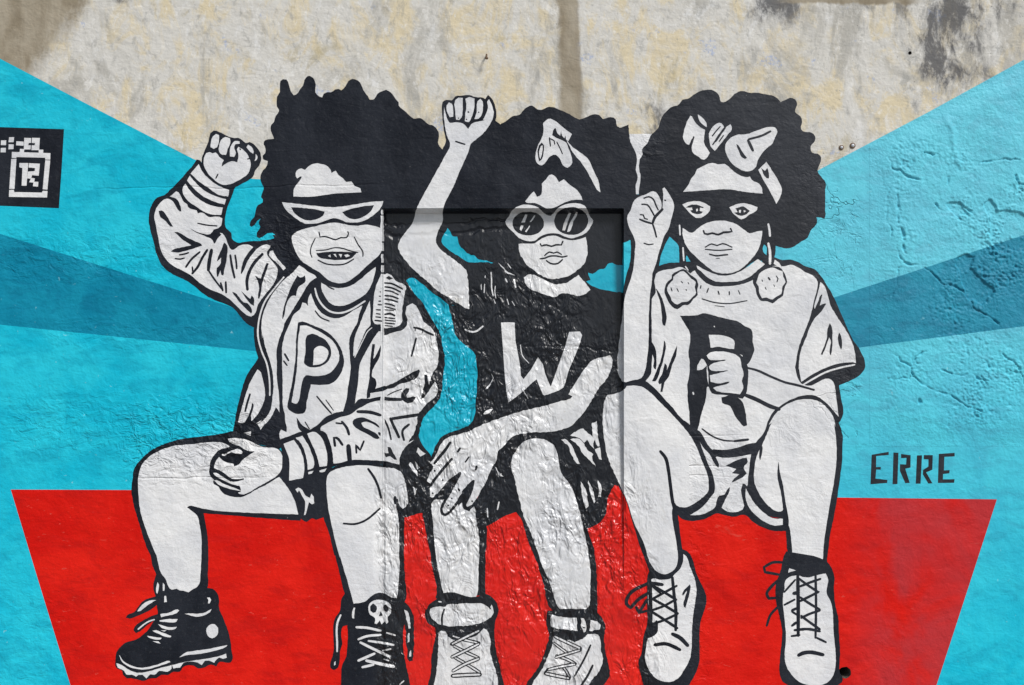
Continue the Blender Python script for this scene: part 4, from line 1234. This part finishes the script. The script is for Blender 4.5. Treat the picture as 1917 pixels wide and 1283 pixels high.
# ---------------------------------------------------------------- the wall with its walled-up doorway
def ring(cx, cy, r, n=14, jit=0.12):
    return [(cx + r * (1 + rng.uniform(-jit, jit)) * math.cos(2 * math.pi * i / n), cy + r * (1 + rng.uniform(-jit, jit)) * math.sin(2 * math.pi * i / n)) for i in range(n)]
hole_big = ring(1582, 1259, 11.5)
hole_small = ring(1703.5, 99.5, 3.2, 10, 0.08)
X0, Z0 = face_point((958.5, GROUND))
wall = empty('wall', (0, 0, 0))
tag(wall, 'weathered whitewashed masonry wall with a shallow walled-up doorway, carrying the mural', 'wall')
w = Sheet()
w.add('B', [(-1100, -560), (3000, -560), (3000, GROUND), (-1100, GROUND)], holes=[hole_big, hole_small], level=0)
face = w.build('plaster_face'); adopt(face, wall)
xa, xb = face_point((-1100, 0))[0], face_point((3000, 0))[0]
zt = EYE + face_point((0, -560))[1]
core = bpy.data.meshes.new('masonry_core')
core.from_pydata([(xa, 0, 0), (xb, 0, 0), (xb, 0.4, 0), (xa, 0.4, 0), (xa, 0, zt), (xb, 0, zt), (xb, 0.4, zt), (xa, 0.4, zt)], [],
                 [(3, 2, 6, 7), (0, 3, 7, 4), (1, 5, 6, 2), (4, 7, 6, 5)])
core.materials.append(MAT['BF'])
core_o = bpy.data.objects.new('masonry_core', core); col.objects.link(core_o); adopt(core_o, wall)
def bore(name, loop, depth):
    me = bpy.data.meshes.new(name); n = len(loop)
    f = [hit('F', p, 0.001) for p in loop]
    cxy = (sum(p[0] for p in loop) / n, sum(p[1] for p in loop) / n)
    g = [hit('F', (cxy[0] + (p[0] - cxy[0]) * 0.7, cxy[1] + (p[1] - cxy[1]) * 0.7), -depth) for p in loop]
    me.from_pydata(f + g, [], [(i, (i + 1) % n, n + (i + 1) % n, n + i) for i in range(n)] + [tuple(range(n, 2 * n))])
    me.materials.append(MAT['mortar'])
    o = bpy.data.objects.new(name, me); col.objects.link(o); adopt(o, wall); return o
bore('drilled_hole', hole_big, 0.30)
bore('drilled_hole', hole_small, 0.04)

# ---------------------------------------------------------------- mural ground
bgr = empty('painted_backdrop', (0, -0.001, 0))
tag(bgr, 'turquoise painted backdrop with two slanting upper edges and darker rays behind the figures', 'mural')
s = Sheet(); s.add('C', [(-420, -108), (0, 110), (180, 204), (362, 298), (455, 334), (640, 345), (1500, 338), (1541, 314), (1740, 209), (1917, 112), (2330, -110), (2330, GROUND), (-420, GROUND)], holes=[hole_big])
adopt(s.build('turquoise_field'), bgr)
s = Sheet(); s.add('D', [(-420, 305), (0, 438), (490, 593), (490, 659), (0, 608), (-420, 564)])
adopt(s.build('dark_ray'), bgr)
s = Sheet(); s.add('D', [(1540, 564), (1562, 557), (2330, 304.6), (2330, 557.3), (1600, 652), (1540, 659.8)])
adopt(s.build('dark_ray'), bgr)
s = Sheet(); s.add('W', [(900 + a / 4.992, 170 + b / 4.992) for a, b in ((1380, 405), (1600, 403), (1570, 480), (1520, 540), (1510, 610), (1490, 650), (1482, 720), (1500, 800), (1490, 870), (1485, 965), (1445, 970), (1440, 890), (1450, 810), (1440, 740), (1450, 640), (1430, 560), (1390, 480))])
adopt(s.build('white_patch'), bgr)

# cracked and flaking render at the right: real thickness, lost in places
from mathutils import noise as mn
def tl(ox, oy, sc, *n): return [(ox + n[i] / sc, oy + n[i + 1] / sc) for i in range(0, len(n), 2)]
Rr_, Qq_, Tt_ = (1437, 320, 3.994), (1437, 640, 3.994), (1437, 0, 3.994)
CRACKS = [tl(*Rr_, *c) for c in (
    (850, -60, 850, 0, 860, 110, 905, 130, 895, 200, 890, 250, 900, 300, 875, 380, 920, 410, 930, 480), (975, 180, 970, 300, 975, 400),
    (960, 580, 975, 640, 1010, 680, 960, 790, 945, 870, 930, 940), (1010, 690, 1110, 710), (1170, 730, 1250, 780, 1300, 850, 1390, 860, 1480, 920, 1540, 1020, 1640, 1090, 1720, 1140),
    (820, 1000, 820, 1200, 860, 1280), (990, 10, 1060, 50, 1130, 70), (1260, 250, 1275, 290), (1340, 40, 1350, 90), (1850, 30, 1880, 90, 1917, 100))]
CRACKS += [tl(*Qq_, *c) for c in ((950, 100, 1050, 180, 1170, 70), (790, 290, 900, 270, 1100, 270, 1180, 330, 1270, 380, 1370, 400, 1460, 470, 1600, 520),
    (1290, 200, 1400, 250, 1540, 240, 1620, 300), (1750, 100, 1870, 180, 1917, 310), (1060, 190, 1080, 260), (1140, 420, 1130, 470))]
CRACKS += [tl(*Tt_, *c) for c in ((950, 970, 960, 1060, 900, 1170, 930, 1240, 980, 1290), (1550, 1240, 1700, 1200, 1880, 1190), (1170, 1150, 1270, 1155))]
SEAM = tl(*Tt_, 1330, 880, 1380, 1000, 1380, 1130, 1425, 1225)
LOSS = [tl(*Rr_, *c) for c in ((1335, 235, 1440, 230, 1480, 270, 1540, 300, 1500, 340, 1440, 330, 1430, 370, 1380, 320, 1340, 280),
    (1600, 260, 1650, 200, 1690, 240, 1720, 300, 1800, 300, 1960, 330, 1980, 620, 1800, 600, 1740, 640, 1680, 560, 1640, 460, 1660, 400, 1640, 330),
    (1400, 700, 1440, 620, 1540, 640, 1520, 740, 1600, 800, 1700, 900, 1600, 1000, 1500, 960, 1450, 850),
    (985, 410, 1010, 430, 1035, 515, 1010, 520, 985, 470), (995, 545, 1030, 580, 1038, 618, 1005, 600))]
HOT = [(u_, v_, r_, k_) for (ox, oy, sc), L in ((Rr_, ((1000, 450, 150, .5), (1450, 330, 150, .9), (1750, 430, 200, 1.3), (1820, 720, 200, 1.3), (1520, 800, 190, 1.1), (1420, 1120, 170, .8), (1000, 20, 170, .8), (1880, 120, 90, 1.0), (1250, 1000, 140, .35))),
    (Qq_, ((900, 280, 170, .8), (1080, 190, 140, .9), (800, 560, 130, 1.0), (1330, 740, 150, .9), (1600, 130, 190, 1.0), (1500, 430, 190, .9), (1650, 560, 170, .9), (1850, 300, 160, 1.0), (1000, 700, 130, .5))),
    (Tt_, ((950, 1080, 110, .9), (1200, 1170, 120, .6), (1450, 1190, 120, .5)))) for (a_, b_, r, k_) in L for (u_, v_, r_) in [(ox + a_ / sc, oy + b_ / sc, r / sc)]]
def sst(x, a, b):
    t_ = max(0.0, min(1.0, (x - a) / (b - a))); return t_ * t_ * (3 - 2 * t_)
def bbox(L, g): return (min(p[0] for p in L) - g, min(p[1] for p in L) - g, max(p[0] for p in L) + g, max(p[1] for p in L) + g)
CB = [(c, bbox(c, 8)) for c in CRACKS]; SB = bbox(SEAM, 16); LB = [(c, bbox(c, 14)) for c in LOSS]
def dline(u, v, L):
    best = 1e9
    for i in range(len(L) - 1):
        ax, ay = L[i]; ex, ey = L[i + 1][0] - ax, L[i + 1][1] - ay
        k = max(0.0, min(1.0, ((u - ax) * ex + (v - ay) * ey) / (ex * ex + ey * ey + 1e-9)))
        best = min(best, math.hypot(u - ax - ex * k, v - ay - ey * k))
    return best
U0, U1, V1 = 1628.0, 1992.0, 836.0
def top_edge(u): return 112 + (1917 - u) * 0.5482 if u < 1917 else 112 - (u - 1917) * 0.537
def thick(u, v):
    blend = sst(u, U0, U0 + 80) * sst(v, top_edge(u) + 1, top_edge(u) + 48) * sst(v, V1, V1 - 60) * sst(u, U1, U1 - 20)
    if blend <= 0: return 0.0006
    hot = 0.0
    for a_, b_, r_, k_ in HOT:
        d2 = ((u - a_) ** 2 + (v - b_) ** 2) / (r_ * r_)
        if d2 < 6: hot += 1.15 * k_ * math.exp(-d2 * 1.1)
    hot = min(hot, 1.5)
    n1 = mn.noise((u / 46, v / 46, 3.0)); n2 = mn.noise((u / 15, v / 15, 9.0)); n3 = mn.noise((u / 6.0, v / 6.0, 5.0)); n4 = mn.noise((u / 3.4, v / 3.4, 15.0))
    h = 0.0095 + n1 * 0.0022 + n2 * 0.0010 + n3 * 0.00045 + n4 * 0.0002
    rough_ = hot * (0.35 + max(0.0, n1 + 0.35))
    ridg = 1 - abs(mn.noise((u / 11 + 40, v / 9, 1.0))) * 2
    h += rough_ * (n2 * 0.0062 + n3 * 0.0074 + n4 * 0.0038 + (ridg - 0.5) * 0.0020 - sst(n3 + n2, 0.10, 0.36) * 0.0045)
    ju, jv = u + n2 * 5 + n3 * 2.5, v + mn.noise((u / 13, v / 13, 77.0)) * 5 + n3 * 2
    for c, b_ in CB:
        if b_[0] < ju < b_[2] and b_[1] < jv < b_[3]:
            d = dline(ju, jv, c); k = mn.noise((u / 24, v / 24, 21.0))
            h -= sst(d, 2.1 + k * 1.3, 0.5) * (0.0085 + k * 0.006) * (0.35 + sst(n2, -0.25, 0.1) * 0.65)
            if ju > 0: h += sst(d, 12, 1) * 0.0012 * (0.4 + k)
    if SB[0] < ju < SB[2] and SB[1] < jv < SB[3]: h += sst(dline(ju, jv, SEAM), 9, 0) * 0.0035
    for c, b_ in LB:
        if b_[0] < ju < b_[2] and b_[1] < jv < b_[3]:
            if inside((ju, jv), c): h -= sst(dline(ju, jv, c + c[:1]), 0, 1.8) * (0.0090 - n2 * 0.0040 - n3 * 0.0040)
    return max(0.0006, h * blend)
def blistered(name, key, poly, parent):
    poly = _ccw(poly); idx, V, F = {}, [], []
    def vert(p):
        k = (round(p[0] * 50), round(p[1] * 50))
        if k not in idx:
            idx[k] = len(V); V.append(hit('Fg', p, thick(*p)))
        return idx[k]
    bb = bbox(poly, 0); G = 1.7
    for i in range(int(bb[0] // G), int(bb[2] // G) + 1):
        for j in range(int(bb[1] // G), int(bb[3] // G) + 1):
            q = [(i * G, j * G), (i * G + G, j * G), (i * G + G, j * G + G), (i * G, j * G + G)]
            c = clip(q, poly)
            if len(c) < 3: continue
            ids = []
            for p in c:
                k = vert(p)
                if k not in ids: ids.append(k)
            if len(ids) >= 3: F.append(ids)
    me = bpy.data.meshes.new(name); me.from_pydata(V, [], F); me.materials.append(MAT[key + 'H'])
    me.polygons.foreach_set('use_smooth', [True] * len(F)); me.update()
    o = bpy.data.objects.new(name, me); col.objects.link(o)
    me.flip_normals() if me.polygons[0].normal.y > 0 else None
    adopt(o, parent); return o
def rtop(u): return 557 - (u - 1562) * 0.3287
def rbot(u): return 652 - (u - 1600) * 0.1298
blistered('flaking_render', 'C', [(U0, top_edge(U0) + 0.8), (1917, top_edge(1917) + 0.8), (U1, top_edge(U1) + 0.8), (U1, rtop(U1)), (U0, rtop(U0))], bgr)
blistered('flaking_render', 'D', [(U0, rtop(U0)), (U1, rtop(U1)), (U1, rbot(U1)), (U0, rbot(U0))], bgr)
blistered('flaking_render', 'C', [(U0, rbot(U0)), (U1, rbot(U1)), (U1, V1), (U0, V1)], bgr)

bench = Sheet()
bench.add('R', wobble([(20, 917), (250, 918), (700, 921), (1200, 927), (1600, 932), (1866, 935), (1810, 1108), (1753, 1283), (1733, GROUND), (151, GROUND), (132, 1283), (76, 1100)], 0.4), holes=[hole_big])
bench.add('R', [(1148, 905), (1156, 907), (1180, 950), (1124, 950), (1138, 926)])
bo = bench.build('painted_bench')
tag(bo, 'red trapezoid painted as the block the three figures sit on', 'mural')

# ---------------------------------------------------------------- the three painted figures
paint(G1, 'painted_figure', 'painted girl in white cat-eye glasses and bomber jacket with letter P shirt, fist raised', 'mural figure', 'seated figures of the mural', (560, GROUND))
paint(G2, 'painted_figure', 'painted girl in round sunglasses and black shirt with letter W, arm stretched up', 'mural figure', 'seated figures of the mural', (970, GROUND))  # some thin white shirt strokes are highlights of the plaster relief, painted in
paint(G3, 'painted_figure', 'painted girl in black eye mask and flower earrings, white shirt with letter R', 'mural figure', 'seated figures of the mural', (1380, GROUND))

# ---------------------------------------------------------------- lettering and stencil
def straight(root, name, shapes, tile):
    ox, oy, sc = tile
    sh = Sheet()
    for key, nums in shapes:
        sh.add(key, wobble([(ox + nums[i] / sc, oy + nums[i + 1] / sc) for i in range(0, len(nums), 2)], 0.2))
    o = sh.build(name); adopt(o, root); return o
Z = (1610, 830, 9.585)
sg = empty('signature', (face_point((1708, 905))[0], -0.002, EYE + face_point((1708, 905))[1]))
tag(sg, 'black hand painted lettering ERRE on turquoise above the red block', 'lettering')
straight(sg, 'letter', [('K', [210, 205, 515, 155, 515, 210, 290, 235, 290, 425, 375, 425, 375, 480, 290, 475, 280, 635, 490, 655, 485, 715, 185, 738])], Z)
straight(sg, 'letter', [('K', [600, 165, 690, 175, 675, 735, 580, 740]), ('K', [735, 195, 905, 215, 905, 440, 810, 460, 895, 710, 815, 720, 715, 500, 720, 380, 825, 380, 835, 265, 735, 265])], Z)
straight(sg, 'letter', [('K', [1020, 215, 1110, 215, 1085, 725, 1000, 730]), ('K', [1145, 215, 1305, 215, 1300, 475, 1190, 520, 1300, 720, 1225, 725, 1130, 560, 1130, 480, 1225, 420, 1225, 290, 1145, 285])], Z)
straight(sg, 'letter', [('K', [1410, 190, 1700, 175, 1700, 235, 1515, 245, 1505, 490, 1610, 485, 1605, 540, 1490, 550, 1485, 650, 1700, 645, 1690, 715, 1395, 715])], Z)

Y = (0, 230, 7.55)
st = empty('stencil_emblem', (face_point((45, 390))[0], -0.002, EYE + face_point((45, 390))[1]))
tag(st, 'black square with a white pixel spray can marked R, at the left edge', 'stencil')
straight(st, 'black_square', [('K', [-260, 57, 0, 65, 905, 92, 870, 650, 830, 1210, 0, 1172, -260, 1162])], Y)
can = straight(st, 'spray_can', [
    ('W', [230, 262, 336, 266, 336, 328, 226, 322]), ('W', [345, 213, 438, 215, 432, 380, 335, 378]), ('W', [452, 215, 565, 218, 552, 388, 446, 385]),
    ('K', [405, 285, 495, 288, 490, 320, 402, 316]), ('W', [285, 370, 345, 375, 340, 425, 275, 420]), ('W', [550, 378, 614, 380, 610, 440, 545, 430]),
    ('W', [170, 412, 715, 433, 710, 522, 640, 520, 640, 495, 232, 487, 230, 502, 165, 500]), ('W', [160, 511, 232, 511, 205, 938, 130, 935]),
    ('W', [642, 532, 708, 535, 670, 948, 605, 942]), ('W', [130, 950, 197, 950, 202, 978, 590, 990, 605, 963, 674, 966, 668, 1060, 128, 1046])], Y)
straight(st, 'letter', [
    ('W', [275, 568, 402, 573, 395, 640, 375, 892, 303, 890, 320, 640, 273, 630]), ('W', [410, 573, 562, 578, 546, 747, 455, 742, 440, 790, 383, 786, 393, 690, 490, 684, 495, 642, 403, 636]),
    ('W', [440, 780, 492, 785, 482, 847, 413, 841]), ('W', [478, 833, 542, 838, 536, 902, 466, 896])], Y)
for q in ((50, 285), (45, 388), (160, 240), (155, 341)):
    a, b = q
    straight(st, 'spray_dot', [('W', [a - 33, b - 34, a + 38, b - 34, a + 34, b + 34, a - 38, b + 33])], Y)

# ---------------------------------------------------------------- bent nail sticking out of the whitewash
nx, nz = face_point((911, 104)); nz += EYE
nail = empty('nail', (nx, 0, nz)); tag(nail, 'short rusty nail sticking out of the whitewash above the middle figure', 'nail')
def rod(name, pts, rad, mat, parent, n=8):
    me = bpy.data.meshes.new(name); V, F = [], []
    for i, p in enumerate(pts):
        a, b = Vector(pts[max(0, i - 1)]), Vector(pts[min(len(pts) - 1, i + 1)])
        d = (b - a).normalized(); e = d.orthogonal().normalized(); g = d.cross(e)
        r = rad[i] if isinstance(rad, (list, tuple)) else rad
        V += [tuple(Vector(p) + e * r * math.cos(2 * math.pi * k / n) + g * r * math.sin(2 * math.pi * k / n)) for k in range(n)]
    for i in range(len(pts) - 1):
        F += [(i * n + k, i * n + (k + 1) % n, (i + 1) * n + (k + 1) % n, (i + 1) * n + k) for k in range(n)]
    F += [tuple(range(n))[::-1], tuple(range((len(pts) - 1) * n, len(pts) * n))]
    me.from_pydata(V, [], F); me.materials.append(MAT[mat])
    o = bpy.data.objects.new(name, me); col.objects.link(o); adopt(o, parent); return o
rod('shaft', [(nx, 0.02, nz), (nx, -0.02, nz - 0.002), (nx, -0.034, nz - 0.010), (nx + 0.001, -0.038, nz - 0.022)], 0.0036, 'rust', nail)
rod('nail_head', [(nx + 0.001, -0.0375, nz - 0.020), (nx + 0.001, -0.0385, nz - 0.025)], [0.0068, 0.0062], 'rust', nail, 10)

# ---------------------------------------------------------------- bare, worn arris of the doorway
we = Sheet()
for (y0, y1, x0, x1) in ((393, 402, 714.5, 717), (404, 430, 713.4, 717.2), (430, 452, 713.0, 717.4), (455, 470, 714.0, 717), (476, 492, 714.4, 717), (497, 510, 714.2, 717.4), (513, 540, 713.6, 718.0), (541, 570, 713.8, 717.4), (574, 600, 714.2, 717.6), (603, 640, 713.5, 718.0), (642, 668, 713.2, 718.4), (671, 700, 713.8, 718.6), (742, 765, 713.6, 719), (779, 818, 713.0, 719), (822, 842, 713.4, 718.6)):
    n_ = max(3, int((y1 - y0) / 5))
    L_ = [(x0 - 0.9 + rng.uniform(-0.8, 0.9), y0 + (y1 - y0) * i / n_) for i in range(n_ + 1)]
    R_ = [(x1 + 0.8 + rng.uniform(-0.8, 0.8), y0 + (y1 - y0) * i / n_) for i in range(n_ + 1)]
    we.add('W', L_ + R_[::-1])
adopt(we.build('worn_arris'), wall)

# ---------------------------------------------------------------- two small studs left in the whitewash
for cx_, cy_, r_, lab in ((1575, 276.5, 4.6, 'smaller dark-rimmed stud in the cream wall, left of the pair above the turquoise edge'), (1596, 273, 5.4, 'larger dark-rimmed stud in the cream wall, right of the pair above the turquoise edge')):
    x_, z_ = face_point((cx_, cy_)); z_ += EYE
    sd = empty('wall_stud', (x_, 0, z_)); tag(sd, lab, 'stud', 'studs left in the whitewash')
    r_ /= U
    rod('rim', [(x_, 0.01, z_), (x_, -0.003, z_), (x_, -0.004, z_)], [r_, r_, r_ * 0.9], 'rust', sd, 14)
    rod('cap', [(x_, -0.003, z_), (x_, -0.0055, z_), (x_, -0.0072, z_), (x_, -0.008, z_)], [r_ * 0.66, r_ * 0.6, r_ * 0.42, r_ * 0.12], 'zinc', sd, 14)
